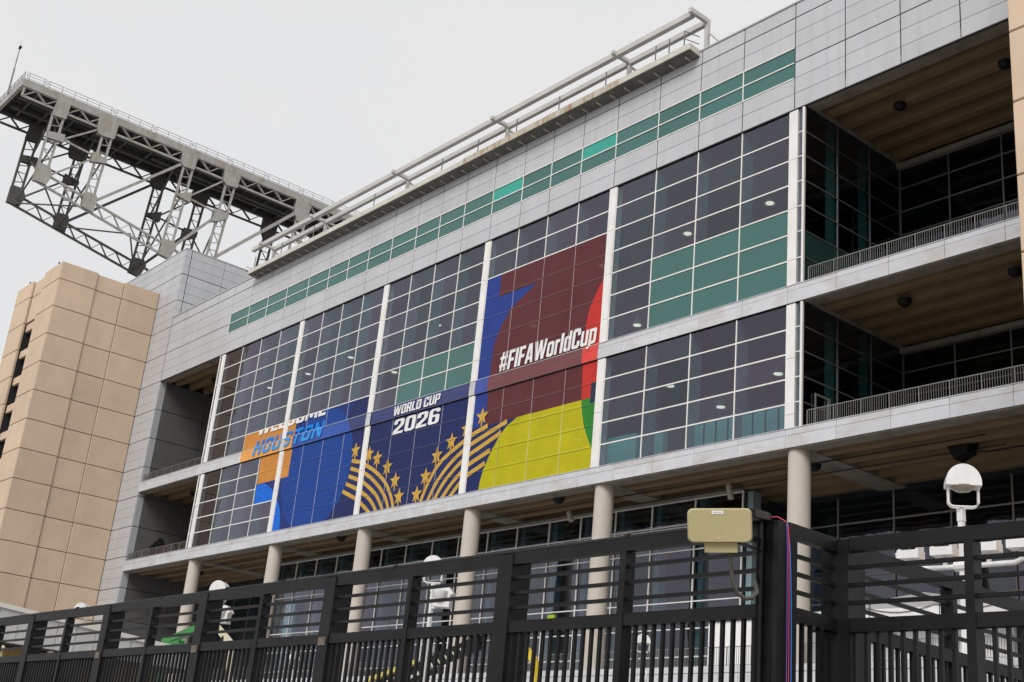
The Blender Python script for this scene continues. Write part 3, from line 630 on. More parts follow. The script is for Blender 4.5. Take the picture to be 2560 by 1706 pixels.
# ------------------------------------------------------------------ pendant lamps behind the glass
LP = [(-44.35, 35.9), (-51.04, 35.88), (-55.17, 30.49), (-51.91, 25.63), (-43.48, 24.71), (-47.71, 23.49), (-90.62, 35.88), (-97.71, 35.79), (-104.71, 35.8), (-83.37, 33.01), (-77.91, 35.91), (-64.32, 35.76), (-65.82, 32.96), (-59.23, 32.91), (-58.9, 35.8), (-57.82, 25.67), (-66.42, 23.56), (-60.11, 23.5), (-88.7, 23.31), (-92.03, 25.64), (-78.12, 25.51), (-78.62, 23.39)]
WH = ['over the teal panes of the right bay', 'above the teal panes near the right bay pillar', 'low beside the pillar right of the maroon print', 'in the middle of the lower right bay', 'at the right end of the lower right bay', 'near the railing in the lower right bay', 'high above the blue lettering, second bay', 'high in the far left bay', 'at the far left end of the left bay', 'over the deep blue print, second bay', 'in the third bay above the white year', 'top left behind the maroon print', 'behind the maroon print above the hashtag', 'right of centre behind the maroon print', 'top right behind the maroon print', 'behind the red and maroon edge', 'low behind the yellow print at left', 'low behind the yellow print at right', 'behind the big blue circle', 'behind the small bright blue arc', 'upper left behind the navy print', 'lower left behind the navy print']
for (x, z), w in zip(LP, WH):
    top = 39.4 if z > 27.5 else 26.9
    t = thing('pendant_lamp', 'lit bell-shaped pendant lamp ' + w, 'lamp', (x, 54.0, z + .55), 'pendant lamps hanging behind the windows')
    MB().lathe((x, 54, z), [(.08, .62), (.11, .5), (.26, .25), (.36, .02), (.38, -.02)], 20).build('lamp_shade', mat('pendant_shade', (.35, .36, .34), .35, .4), t, True)
    MB().lathe((x, 54, z), [(.01, -.03), (.24, -.01), (.25, .04), (.01, .05)], 20).build('bulb', lamp_on, t)
    MB().tube([(x, 54, z + .6), (x, 54, top)], .015, 6).build('cord', rail_m, t)

# ------------------------------------------------------------------ things seen inside and under the ceilings
DO = [(-34.78, 53.35, 38.66, 'top balcony ceiling, nearer the corner'), (-28.5, 53.35, 38.66, 'top balcony ceiling, by the right tower'), (-34.57, 53.1, 26.72, 'middle balcony ceiling, nearer the corner'), (-28.4, 53.1, 26.72, 'middle balcony ceiling, by the right tower'),
      (-58.47, 51.27, 18.66, 'soffit below the yellow print'), (-83.5, 51.2, 18.66, 'soffit below the blue circle'), (-40.08, 52.9, 18.6, 'soffit behind the tall right column'), (-112.0, 53.7, 18.66, 'soffit left of the far left column'), (-115.55, 53.2, 38.66, 'upper left balcony ceiling'), (-115.6, 53.2, 26.72, 'lower left balcony ceiling')]
for x, y, z, w in DO:
    o = MB().lathe((x, y, z - .42), [(.01, .06), (.17, .09), (.30, .18), (.36, .3), (.37, .45)], 20).build('ceiling_light', black_p, None, True)
    tag(o, 'black dome light fixed under the ' + w, 'ceiling light', 'black dome lights under the balcony ceilings')
t = thing('loudspeaker', 'large black loudspeaker hung under the lowest balcony on the right', 'loudspeaker', (-32.2, 54, 18.1))
MB().prism([(-32.75, 18.72), (-31.5, 18.8), (-31.65, 18.25), (-32.35, 17.95)], lambda u, v, d: (u, d, v), 53.6, 54.5).build('cabinet', black_p, t)
MB().bar((-32.1, 54.05, 18.7), (-32.1, 54.05, 19.2), .1, .1).build('bracket', black_p, t)
MB().tube([(-31.6, 54.1, 18.35), (-30.8, 54.1, 18.2), (-29.5, 54.1, 18.22), (-26, 54.1, 18.24)], .045, 6).build('pipe', black_p, t)
for x0, z0, x1, z1, w in ((-46.9, 18.65, -46.7, 17.8, 'near the tall right column'), (-60.45, 18.6, -60.15, 17.98, 'left of the column below the yellow print')):
    t = thing('spotlight', 'pale cylindrical spotlight hung from the soffit ' + w, 'spotlight', (x0, 54, z0), 'cylindrical spotlights under the soffit')
    MB().tube([(x0, 54, z0), (x1, 54, z1)], .17, 14).build('housing', conc, t, True); MB().tube([(x0 + .1, 54.1, z0), (x0 + .1, 54.1, 19.15)], .03, 6).build('stem', black_p, t)
# conduits along the low soffit
for y, z in ((52.6, 18.55), (54.3, 18.5)): tag(MB().tube([(-121, y, z), (-30, y, z)], .03, 6).build('conduit', black_p), 'thin black conduit along the brown soffit, ' + ('nearer the ledge' if y < 53 else 'nearer the windows'), 'conduit', 'conduits on the soffit')
# teal furniture and interior partitions
teal_in = mat('teal_glass_furniture', (.22, .66, .60), .3, 0, .4)
for nm, box, lab in (('counter', (-54.2, -51.4, 50.8, 51.5, 19.6, 21.7), 'bright teal counter in the lower right bay beside the pillar'), ('cabinet', (-49.9, -49.2, 50.8, 51.2, 19.6, 21.4), 'narrow teal cabinet in the lower right bay')):
    tag(b(nm, *box, teal_in), lab, nm)
t = thing('interior_balustrade', 'teal glass balustrade inside the lower right window bay', 'balustrade', (-43.4, 50.7, 19.6))
for i in range(8): b('glass_panel', -46.8 + i * .87, -46.0 + i * .87, 50.72, 50.75, 19.65, 21.38, teal_in, t)
for i in range(9): b('post', -46.86 + i * .87, -46.81 + i * .87, 50.66, 50.76, 19.6, 21.5, black_p, t)
b('handrail', -46.9, -39.9, 50.69, 50.75, 21.45, 21.5, brail_m, t)
t = thing('doorway', 'metal framed door standing behind the middle balcony railing at the corner', 'door', (-38.4, 51.2, 19.6))
b('frame', -38.66, -38.60, 51.0, 51.1, 19.6, 21.8, brail_m, t); b('frame', -38.66, -38.60, 52.1, 52.3, 19.6, 21.8, brail_m, t); b('lintel', -38.66, -38.60, 51.1, 52.1, 21.7, 21.8, brail_m, t)
for z, y0, w in ((31.0, 61.0, 'top'), (22.2, 61.5, 'middle')):
    o = MB().tube([(-37.5, y0, z), (-24, y0, z + .3)], .85, 20).build('air_duct', mat('duct_metal', (.42, .40, .26), .25, .9), None, True)
    tag(o, 'round metal air duct behind the dark glass of the ' + w + ' balcony', 'air duct', 'air ducts behind the balcony glass')
# dark covered bundle on the left balcony
B = MB(); rnd = random.Random(3)
for (x, z, r, h) in ((-116.9, 20.6, .5, 1.0), (-116.3, 20.8, .5, 1.1), (-115.6, 21.0, .45, 1.15), (-115.1, 20.7, .4, 1.0), (-117.2, 20.3, .25, .5)):
    prof = [(r * .95, 19.65 - z), (r * 1.0, (19.65 - z) * .4), (r * .9, h * .12), (r * .6, h * .4), (.02, h * .55)]
    B.lathe((x, 50.75, z), prof, 12)
o = B.build('covered_bundle', mat('black_cover', (.006, .006, .006), .95, 0, .1), None, True); tag(o, 'black draped bundle standing behind the rail of the lower left balcony', 'bundle')

# ------------------------------------------------------------------ tan towers
def tower_panel(x0, x1, y, z0, z1, face, parent, d=.12):
    if face == '-y': return panel('concrete_panel', x1 - x0 - .035, z1 - z0 - .06, d, ((x0 + x1) / 2, y, (z0 + z1) / 2), '-y', tan, parent, .035)
    return panel('concrete_panel', x1 - x0 - .035, z1 - z0 - .06, d, (y, (x0 + x1) / 2, (z0 + z1) / 2), '+x', tan, parent, .035)
TW = thing('ramp_tower', 'tall tan concrete panel tower at the left end with a dark slot of openings', 'tower', (-133, 44.5, G))
zj = [49.92] + [47.94 - 3.08 * i for i in range(16)]
MB().box(-131.2, -126.62, 39.02, 49.95, G, 49.75).box(-139.6, -135.0, 39.1, 49.95, G, 49.8).box(-134.99, -131.21, 39.33, 49.95, 44.6, 49.7).build('tower_core', tan_groove, TW)
b('slot_back', -134.99, -131.21, 41.6, 49.9, G, 44.6, dark, TW)
b('slot_side', -131.21, -131.19, 39.1, 41.6, G, 44.6, dark, TW)
b('slot_side', -135.0, -134.96, 39.25, 41.6, G, 44.6, dark, TW)
for a, c in zip(zj, zj[1:]):
    tower_panel(38.92, 42.9, -126.35, c, a, '+x', TW); tower_panel(42.9, 45.93, -126.47 + .0, c, a - (.12 if a > 49 else 0), '+x', TW, .04); tower_panel(45.93, 49.98, -126.35, c, a, '+x', TW)
    tower_panel(-131.3, -126.36, 38.91, c, a, '-y', TW); tower_panel(-139.7, -134.92, 38.91, c, a, '-y', TW)
    tower_panel(38.92, 39.22, -134.92, c, a, '+x', TW, .04)
    if a > 45: tower_panel(-134.88, -131.32, 39.2, c, a - (.15 if a > 49 else 0), '-y', TW)
    else: panel('spandrel_panel', 3.5, .85, .3, (-133.1, 39.32, a - .55), '-y', tan, TW, .02)
for z in (43.05, 37.85, 34.95, 32.05, 29.2): MB().bar((-133.6, 40.0, z), (-133.6, 40.9, z), .12, .1).build('tube_light', tube_on, TW)
RT = thing('corner_tower', 'tan concrete panel tower cut by the right edge of the view', 'tower', (-14, 44, G))
b('tower_core', -20.48, -8, 39.02, 49.9, G, 49.9, tan_groove, RT)
for a, c in zip(zj, zj[1:]):
    for x0, x1 in ((-20.6, -16.6), (-16.6, -12.6), (-12.6, -8.6)): tower_panel(x0, x1, 38.91, c, a, '-y', RT)
for x, y in ((-128.2, 38.95), (-132.0, 39.6), (-136.8, 39.0)):
    o = MB().tube([(x, y + .3, 49.6), (x, y + .3, 50.25)], .05, 6).tube([(x, y + .3, 50.2), (x, y + .1, 50.3)], .09, 6).build('rooftop_camera', black_p)
    tag(o, 'tiny dark camera on the left tan tower roof, ' + {-128.2: 'nearest the corner', -132.0: 'middle of three', -136.8: 'farthest left'}[x], 'camera', 'rooftop cameras')

# ------------------------------------------------------------------ roof rail truss
TR = thing('roof_truss', 'huge grey steel lattice truss cantilevered from the stadium roof', 'truss', (-165, 60, 66))
def build_truss(X, m, near):
    s = .34
    def P(y, z, dx=0): return (X - .2 + dx, y, z)
    def member(nm, p, q, w=.28, h=.28): MB().bar(P(*p), P(*q), w, h, (1, 0, 0)).build(nm, m, TR)
    b('edge_girder', X - .4, X, 38.9, 100, 85.42, 86.55 if near else 86.0, m, TR)
    b('girder_flange', X - .45, X + .06, 38.9, 100, 85.38, 85.46, m, TR)
    member('lower_chord', (38.9, 84.02), (100, 83.7), .3, .22); member('end_strut', (39.05, 85.4), (38.95, 84.0))
    y = 39.1; L = MB(); up = True; gus = ((43.3, 45.4), (49.5, 52.4), (62.3, 64.8), (69.2, 71.9), (81.6, 84.2))
    while y < 98:
        y2 = y + 1.55; a, c = ((84.1, 85.4) if up else (85.4, 84.1)); mid = (y + y2) / 2
        if not any(g0 < mid < g1 for g0, g1 in gus):
            MB().bar(P(y, a, .1), P(y2, c, .1), .13, .15, (1, 0, 0)).build('lattice_web', m, TR); L.bar(P(y, a, -.15), P(y2, c, -.15), .1, .12, (1, 0, 0))
        y = y2; up = not up
    L.build('inner_lattice', m, TR)['kind'] = 'stuff'
    def zc(y): return 72.85 - .203 * (y - 43)
    posts = [(43.3, 45.1, 83.1, 75.2, 43.05, 44.7), (50.5, 52.1, 83.2, 73.7, 50.0, 51.5), (62.9, 64.6, 83.4, 71.0, 62.1, 63.8), (69.8, 71.5, 83.2, 67.0, 68.6, 70.2), (82.2, 84.0, 82.4, 46.5, 79.5, 81.3)]
    for (ya, yb, zt, zb, yc, yd) in posts:
        member('post_leg', (ya + .15, zt), (yc + .15, zb), .3, .3); member('post_leg', (yb - .15, zt), (yd - .15, zb), .3, .3)
        n = int((zt - zb) / 1.25); Lm = MB()
        for i in range(n):
            t0, t1 = i / n, (i + 1) / n; q = lambda t, sd: P((ya + .3) + (yc - ya) * t if sd == 0 else (yb - .3) + (yd - yb) * t, zt + (zb - zt) * t)
            sa = i % 2
            if sa == 0: Lm.bar(q(t0, 0), q(t1, 1), .1, .12, (1, 0, 0))
            else: Lm.bar(q(t0, 1), q((t0 * .75 + t1 * .25), 0), .1, .12, (1, 0, 0)); Lm.bar(q(t1, 0), q(t1, 1), .08, .1, (1, 0, 0))
        Lm.build('post_lacing', m, TR)['kind'] = 'stuff'
    def plate(pts, nm='gusset_plate', th=.12):
        for e in (X + .02, X - .42 - th): MB().prism(pts, lambda u, v, d: (d, u, v), e, e + th).build(nm, m, TR)
    plate([(43.55, 85.5), (45.4, 85.4), (45.25, 83.05), (43.35, 82.9), (43.3, 83.3)])
    plate([(49.5, 85.5), (52.45, 85.45), (52.25, 83.0), (50.6, 82.8), (49.9, 82.9), (49.65, 83.4)])
    plate([(62.3, 85.4), (64.8, 85.3), (64.6, 83.3), (62.9, 83.2), (62.4, 83.8)])
    plate([(69.2, 85.3), (71.9, 85.3), (71.7, 83.2), (69.9, 83.0), (69.35, 83.5)])
    plate([(81.7, 85.5), (84.3, 85.2), (84.1, 82.5), (83.0, 81.7), (82.3, 81.9), (81.6, 83.2)])
    plate([(43.45, 80.4), (45.6, 80.8), (45.7, 79.6), (43.35, 79.4)]); plate([(49.75, 80.05), (52.0, 79.6), (51.95, 79.0), (49.8, 78.45)])
    plate([(62.7, 78.7), (64.95, 79.8), (64.95, 78.1), (62.8, 78.4)]); plate([(68.85, 78.7), (71.2, 78.7), (71.1, 77.8), (70.0, 77.1), (68.75, 76.5)])
    plate([(43.05, 75.5), (44.7, 75.5), (45.25, 74.3), (44.75, 72.75), (42.95, 72.8)]); plate([(49.95, 73.9), (51.55, 74.0), (51.85, 73.3), (51.65, 71.3), (49.9, 71.6)])
    plate([(62.1, 71.3), (63.8, 71.4), (64.3, 70.6), (63.6, 68.6), (61.9, 68.85)])
    # bottom chord: two booms with lacing
    member('bottom_chord', (43, zc(43) + .1), (84, zc(84) + .1), .3, .24); member('bottom_chord', (45, zc(45) + 1.75), (84, zc(84) + 1.75), .3, .24)
    y = 45.8; up = True; Lm = MB()
    while y < 83:
        y2 = y + 1.25
        if not (49.6 < y < 51.4 or 61.8 < y < 63.6):
            for dx in (.1, -.12): Lm.bar(P(y, zc(y) + (.2 if up else 1.65), dx), P(y2, zc(y2) + (1.65 if up else .2), dx), .08, .11, (1, 0, 0))
        y = y2; up = not up
    Lm.build('chord_lacing', m, TR)['kind'] = 'stuff'
    for p, q, w in (((45.6, 80.2), (49.75, 83.5), .22), ((45.2, 74.6), (49.9, 78.9), .24), ((51.8, 73.3), (62.6, 83.5), .36), ((64.9, 79.3), (69.4, 83.5), .24), ((63.9, 70.8), (69.0, 77.2), .40), ((66.0, 67.0), (81.9, 83.1), .5),
                    ((45.6, 80.1), (50.0, 79.6), .22), ((64.9, 78.8), (69.0, 78.3), .22)):
        member('diagonal_brace', p, q, w, w)
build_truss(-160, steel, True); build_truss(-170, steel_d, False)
b('deck', -171.2, -160.4, 38.95, 100, 86.1, 86.45, deck_m, TR)
B = MB(); y = 39.4
while y < 99: B.box(-171, -160.5, y, y + .16, 85.98, 86.12); y += .42
o = B.build('deck_ribs', deck_m, TR); o['kind'] = 'stuff'
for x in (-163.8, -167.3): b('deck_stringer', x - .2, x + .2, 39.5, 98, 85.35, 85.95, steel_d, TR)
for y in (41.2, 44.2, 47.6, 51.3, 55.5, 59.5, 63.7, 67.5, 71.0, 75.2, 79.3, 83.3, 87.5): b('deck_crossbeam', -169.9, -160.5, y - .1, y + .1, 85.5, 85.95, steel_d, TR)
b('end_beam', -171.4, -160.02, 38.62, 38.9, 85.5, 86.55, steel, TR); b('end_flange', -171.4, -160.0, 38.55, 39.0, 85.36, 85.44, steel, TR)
MB().tube([(-165.3, 60, 85.2), (-165.3, 84, 85.0)], .24, 10).build('drain_pipe', steel_d, TR)
for y, z in ((44.2, 73.6), (50.8, 72.4), (63.0, 69.7)):
    zz = {44.2: 79.8, 50.8: 79.2, 63.0: 78.8}[y]
    MB().tube([(-169.8, y, z), (-160.4, y + .6, zz)], .13, 8).build('sway_brace', steel_d, TR); MB().tube([(-169.8, y + .5, zz), (-160.4, y, z)], .13, 8).build('sway_brace', steel_d, TR)
    MB().tube([(-169.8, y + .3, zz), (-165, y + .6, 85.3)], .15, 8).build('sway_brace', steel_d, TR); MB().tube([(-160.6, y + .5, zz + .2), (-165, y + .8, 85.3)], .15, 8).build('sway_brace', steel_d, TR)
for p, q in (((-169.8, 44.2, 73.0), (-160.4, 50.8, 72.0)), ((-169.8, 50.8, 71.9), (-160.4, 44.5, 73.0)), ((-169.8, 50.8, 71.9), (-160.4, 57.5, 70.4)), ((-169.8, 62.5, 69.3), (-160.4, 57.5, 70.4)), ((-169.8, 70, 78), (-160.4, 71, 68)), ((-169.8, 71.0, 68), (-160.4, 70, 78))):
    MB().tube([p, q], .12, 8).build('bottom_brace', steel_d, TR)
# hand rail on the deck: separate welded frames
y = 39.0
while y < 99:
    L = 2.64 if y < 40 else random.choice((5.96, 6.0)) if y > 51 else 9.5
    y1 = y + L; B = MB()
    B.tube([(-160.1, y, 86.85), (-160.1, y, 87.5), (-160.1, y + .15, 87.6), (-160.1, y1 - .15, 87.6), (-160.1, y1, 87.5), (-160.1, y1, 86.85), (-160.1, y1 - .15, 86.75), (-160.1, y + .15, 86.75), (-160.1, y, 86.85)], .032, 6)
    B.tube([(-160.1, y, 87.18), (-160.1, y1, 87.18)], .028, 6); n = max(1, round(L / 1.9))
    for i in range(n + 1): yy = y + .3 + (L - .6) * i / n; B.tube([(-160.1, yy, 86.5), (-160.1, yy, 87.58)], .028, 6)
    B.build('hand_rail', trail_m, TR); y = y1 + .2
B = MB()
for z in (86.8, 87.2, 87.6): B.tube([(-160.1, 38.7, z), (-171.3, 38.7, z)], .032, 6)
for i in range(9): B.tube([(-160.1 - 1.4 * i, 38.7, 86.5), (-160.1 - 1.4 * i, 38.7, 87.62)], .03, 6)
B.build('hand_rail', trail_m, TR)
t = thing('antenna_mast', 'thin dark mast rising from the left end of the truss deck', 'mast', (-165.9, 38.5, 86.5))
MB().tube([(-165.9, 38.5, 86.4), (-165.9, 38.5, 90.5)], .12, 8).tube([(-165.9, 38.5, 90.5), (-165.9, 38.5, 94.2)], .07, 8).build('pole', rail_m, t)
MB().tube([(-165.9, 38.5, 94.1), (-165.9, 38.5, 95.2)], .02, 6).build('lightning_rod', rail_m, t)
MB().box(-166.05, -165.75, 38.35, 38.65, 93.7, 94.1).bar((-165.9, 38.5, 94.15), (-165.5, 38.6, 93.85), .16, .2).build('beacon', black_p, t)
MB().tube([(-166.15, 38.5, 91.9), (-166.15, 38.5, 94.0)], .02, 5).bar((-166.2, 38.5, 91.9), (-165.8, 38.5, 92.2), .1, .16).build('whip_antenna', rail_m, t)

# ------------------------------------------------------------------ left canopy hall and timber block
CN = thing('canopy_hall', 'pale grey metal clad lean-to with a sloping roof edge below the left tower', 'building', (-82, 29, G))
def ztop(y): return 9.08 - .073 * (y - 25.6)
ys = [19.6 + 1.24 * i for i in range(17)]
for ya, yb in zip(ys, ys[1:]):
    MB().prism([(ya + .016, 6.8), (yb - .016, 6.8), (yb - .016, ztop(yb) - .27), (ya + .016, ztop(ya) - .27)], lambda u, v, d: (d, u, v), -80.08, -80.0).build('wall_panel', canopy_p, CN)
MB().prism([(19.6, ztop(19.6) - .27), (39.4, ztop(39.4) - .27), (39.4, ztop(39.4)), (19.6, ztop(19.6))], lambda u, v, d: (d, u, v), -80.1, -79.88).build('roof_trim', canopy_t, CN)
MB().prism([(19.7, 6.74), (39.3, 6.74), (39.3, ztop(39.3) - .1), (19.7, ztop(19.7) - .1)], lambda u, v, d: (d, u, v), -84.2, -80.12).build('hall_body', greywall, CN)
for y in (20, 29.6, 39.2): b('hall_post', -80.8, -80.5, y - .16, y + .16, G, 6.74, canopy_t, CN)
TB = thing('timber_block', 'orange panelled block with pale joints standing under the pale canopy', 'block', (-83.5, 31.5, G))
b('block_core', -86, -81.62, 26.5, 37.2, G, 6.66, tan_groove, TB)
for i in range(12):
    for za, zb in ((4.5, 6.66), (2.2, 4.45)): panel('timber_panel', .85, zb - za, .05, (-81.56, 26.95 + .88 * i, (za + zb) / 2), '+x', orange_w, TB, .01)
t = thing('cream_kiosk', 'cream coloured kiosk with a rounded pipe edge at the lower left corner', 'kiosk', (-81, 23, G))
b('kiosk_body', -83, -79.4, 20.5, 26.3, G, 6.3, cream_w, t); MB().tube([(-79.4, 20.5, 6.4), (-79.4, 26.3, 6.4)], .15, 12).build('roof_pipe', cream_p, t, True)

# ------------------------------------------------------------------ white tent and trailer on the podium
t = thing('party_tent', 'white canopy tent with a grey roof and hanging string lights on the terrace', 'tent', (-34, 53, 7.85))
MB().add([(-40.4, 52.5, 10.7), (-28.9, 52.5, 10.55), (-28.9, 57.5, 10.55), (-40.4, 57.5, 10.7), (-35, 55, 11.9)], [(0, 1, 4), (1, 2, 4), (2, 3, 4), (3, 0, 4)]).build('tent_roof', canvas_g, t)
MB().prism([(-40.4, 10.2), (-28.9, 9.95), (-28.9, 10.6), (-40.4, 10.75)], lambda u, v, d: (u, d, v), 52.42, 52.5).build('valance', canvas, t)
for x in (-40.3, -36.4, -32.6, -29.0): MB().tube([(x, 52.45, 7.85), (x, 52.45, 11.1)], .05, 8).build('tent_pole', rail_m, t)
MB().tube([(-40.3 + i * .47, 52.38, 10.75 - .28 * abs(math.sin(i * math.pi / 8))) for i in range(25)], .018, 5).build('string_light_cable', black_p, t)
t = thing('white_trailer', 'white boxy trailer behind the terrace railing on the right', 'trailer', (-35, 54, 7.85))
for i in range(6): panel('trailer_wall_panel', 2.0, 2.0, .06, (-40.9 + 2.05 * i, 53.6, 8.95), '-y', canvas, t, .01)
b('trailer_body', -41.9, -29.6, 53.68, 56, 7.85, 9.95, canvas, t)
t = thing('site_cabin', 'white cabin behind the railing left of the big corner fence post', 'cabin', (-46, 52, 7.85))
b('cabin_body', -45.9, -43.0, 51.6, 53.6, 7.85, 10.4, canvas, t); b('cabin_roof', -46.1, -42.8, 51.5, 53.7, 10.4, 10.75, canvas_g, t)
for x, c_, w in ((-66.4, red_p, 'leftmost'), (-63.5, red_p, 'second'), (-61.9, red_p, 'third'), (-60.6, red_p, 'rightmost')):
    o = MB().lathe((x, 51.4, 7.85), [(.28, 0), (.3, .1), (.2, .5), (.22, .9), (.05, 1.0)], 14).build('barrier_drum', c_, None, True)
    tag(o, 'red barrier drum behind the terrace railing below the yellow print, ' + w + ' of four', 'barrier', 'red drums on the terrace')
t = thing('safety_vest_stand', 'small lime green item hung beside the lobby pillar', 'vest', (-62, 54.6, 11.5)); b('vest', -62.3, -61.7, 54.5, 54.7, 11.6, 12.1, mat('lime', (.35, .5, .02), .5), t)

# ------------------------------------------------------------------ lamp posts
def hood(c, s, yaw, m_, parent, thick=.62):
    """D-shaped hood: half disc extruded, with lens bowl below"""
    cy, sy = math.cos(yaw), math.sin(yaw); R_ = .5 * s
    poly = [(R_ * math.cos(math.pi * i / 20), R_ * 1.12 * math.sin(math.pi * i / 20)) for i in range(21)] + [(-R_, -.08 * s), (R_, -.08 * s)]
    f = lambda u, v, d: (c[0] + u * cy - d * sy, c[1] + u * sy + d * cy, c[2] + v)
    MB().prism(poly, f, -thick * s / 2, thick * s / 2).build('hood', m_, parent, True)
    MB().lathe((c[0], c[1], c[2] - .2 * s), [(.02, -.02), (.2 * s, .0), (.33 * s, .07 * s), (.36 * s, .14 * s)], 20).build('lens', lens_m, parent, True)
def yoke(c, s, yaw, parent):
    cy, sy = math.cos(yaw), math.sin(yaw)
    for dd in (-.1, .1):
        pts = [(-.42, -.05), (-.42, -.55), (-.36, -.63), (-.26, -.66), (.26, -.66), (.36, -.63), (.42, -.55), (.42, -.05)]
        MB().tube([(c[0] + u * s * cy - dd * s * sy, c[1] + u * s * sy + dd * s * cy, c[2] + v * s) for u, v in pts], .03 * s, 8).build('yoke_tube', plaster, parent, True)
def flood(c, s, yaw, parent, up=False):
    cy, sy = math.cos(yaw), math.sin(yaw); f = lambda u, v, d: (c[0] + u * cy - d * sy, c[1] + u * sy + d * cy, c[2] + v)
    B = MB()
    if up:
        MB().prism([(-.36 * s, -.26 * s), (.36 * s, -.26 * s), (.36 * s, 0), (-.36 * s, 0)], f, -.25 * s, .25 * s).build('floodlight_body', plaster, parent)
        for e in (-.32, .27): MB().prism([(e * s, 0), ((e + .06) * s, 0), ((e + .06) * s, .3 * s), (e * s, .3 * s)], f, -.25 * s, .25 * s).build('floodlight_cheek', plaster, parent)
        MB().prism([(-.26 * s, .01), (.26 * s, .01), (.26 * s, .28 * s), (-.26 * s, .28 * s)], f, -.1 * s, .2 * s).build('floodlight_back', black_p, parent)
        q = f(0, .28 * s, -.14 * s); MB().lathe(q, [(.02, -.22 * s), (.14 * s, -.18 * s), (.24 * s, -.06 * s), (.26 * s, .03 * s)], 18).build('floodlight_bowl', cream_p, parent, True)
    else:
        MB().prism([(-.45 * s, -.4 * s), (.35 * s, -.4 * s), (.35 * s, .15 * s), (.5 * s, .25 * s), (.2 * s, .6 * s), (-.25 * s, .6 * s), (-.45 * s, .35 * s)], f, -.3 * s, .3 * s).build('floodlight_body', plaster, parent)
        q = f(-.12 * s, .2 * s, -.3 * s); MB().lathe(q, [(.02, -.34 * s), (.2 * s, -.3 * s), (.33 * s, -.1 * s), (.36 * s, .12 * s)], 18).build('floodlight_bowl', plaster, parent, True)
YAW = math.radians(38)
for k, (x, y, xb, lab) in enumerate(((-19.23, 32.3, -19.31, 'big white domed lamp post with a row of floodlights at the right'), (-46.6, 33.7, -46.5, 'white domed lamp post between the two middle columns'), (-65.15, 32.6, -65.1, 'white domed lamp post right of the far left column'), (-85.4, 32.9, -85.4, 'white lamp post whose dome peeks over the fence in front of the left tower'))):
    t = thing('lamp_post', lab, 'lamp post', (x, y, G), 'white domed lamp posts behind the fence')
    MB().bar((xb, y, G), (xb, y, 8.95), .145, .145).build('pole', plaster, t); MB().bar((xb, y, 8.93), (xb, y, 9.32), .18, .18).build('pole_cap', plaster, t)
    hood((x, y, 10.0), .98, YAW, plaster, t); yoke((x, y, 9.98), .98, YAW, t)
    if k == 0:
        a = -.06
        MB().tube([(x - 2.2, y, 8.2), (x - 2.15, y, 7.85), (x - 1.95, y, 7.68), (x, y, 7.63), (x + 1.5, y, 7.62), (x + 1.7, y, 7.7), (x + 1.85, y, 8.0)], .075, 10).build('cross_arm', plaster, t, True)
        MB().tube([(xb - .22, y - .02, 7.64), (xb + .22, y - .02, 7.64)], .15, 10).build('arm_clamp', plaster, t)
        for xx in (x - 1.72, x - .63, x + .73, x + 1.72): flood((xx, y - .05, 8.2), .92, math.radians(8), t, True); MB().bar((xx, y, 7.66), (xx, y, 8.0), .1, .1).build('floodlight_stem', plaster, t)
    elif k < 3:
        flood((x + 1.0, y, 8.55), .95, YAW, t); MB().tube([(xb, y, 8.2), (x + .8, y, 8.2)], .05, 8).build('floodlight_arm', plaster, t)
        MB().bar((xb, y, 4.8), (xb + .5, y - .1, 4.8), .12, .12).build('low_bracket', plaster, t)
for x, z, w in ((-44.2, 8.3, 'left of the big corner fence post'), (-61.6, 8.35, 'beside the yellow and black boom'), (-77.2, 8.35, 'far left of three small ones')):
    t = thing('small_lamp', 'small white domed lamp seen through the fence, ' + w, 'lamp post', (x, 45, G), 'small domed lamps at terrace height')
    MB().bar((x, 45, G), (x, 45, z - .7), .12, .12).build('pole', plaster, t); yw = YAW if x > -50 else YAW + 1.2
    hood((x, 45, z), .72, yw, plaster, t, .45); yoke((x, 45, z), .72, yw, t)
    flood((x + .1, 45, z - 1.6), .5, YAW, t)

# ------------------------------------------------------------------ boom lifts
def lift(name, lab, base, segs, cat='boom lift'):
    t = thing(name, lab, cat, base)
    x, y, z = base
    b('chassis', x - 1.2, x + 1.2, y - .9, y + .9, z + .4, z + 1.3, black_p, t)
    for i, j in ((-1, -1), (1, -1), (1, 1), (-1, 1)): MB().tube([(x + .9 * i, y + .7 * j, z + .45), (x + .9 * i, y + 1.05 * j, z + .45)], .45, 16).build('wheel', black_p, t, True)
    for nm, p, q, w, h, m_ in segs: MB().bar(p, q, w, h).build(nm, m_, t)
    return t
lift('boom_lift', 'green articulated boom rising beside the far left column', (-101, 46.5, G), [('lower_boom', (-100.4, 46.0, -.3), (-98.4, 45.3, 10.2), .4, .5, green_p), ('upper_boom', (-98.5, 45.2, 10.25), (-92.6, 45, 11.05), .5, .5, green_p), ('boom_flange', (-98.2, 45, 9.95), (-94.7, 44.9, 10.1), .5, .25, green_p), ('hydraulic_ram', (-97, 44.8, 9.5), (-95.2, 44.9, 10.1), .25, .2, cream_p)])
lift('cherry_picker', 'cream jointed arm beside the lamp post right of the far left column', (-74.6, 40, G), [('lower_boom', (-74.6, 40, -.3), (-77.1, 40, 8.6), .32, .36, cream_p), ('upper_boom', (-77.1, 40, 8.65), (-79.5, 40, 9.85), .32, .36, cream_p), ('elbow', (-77.9, 40, 9.05), (-78.3, 40, 8.8), .38, .3, black_p)])
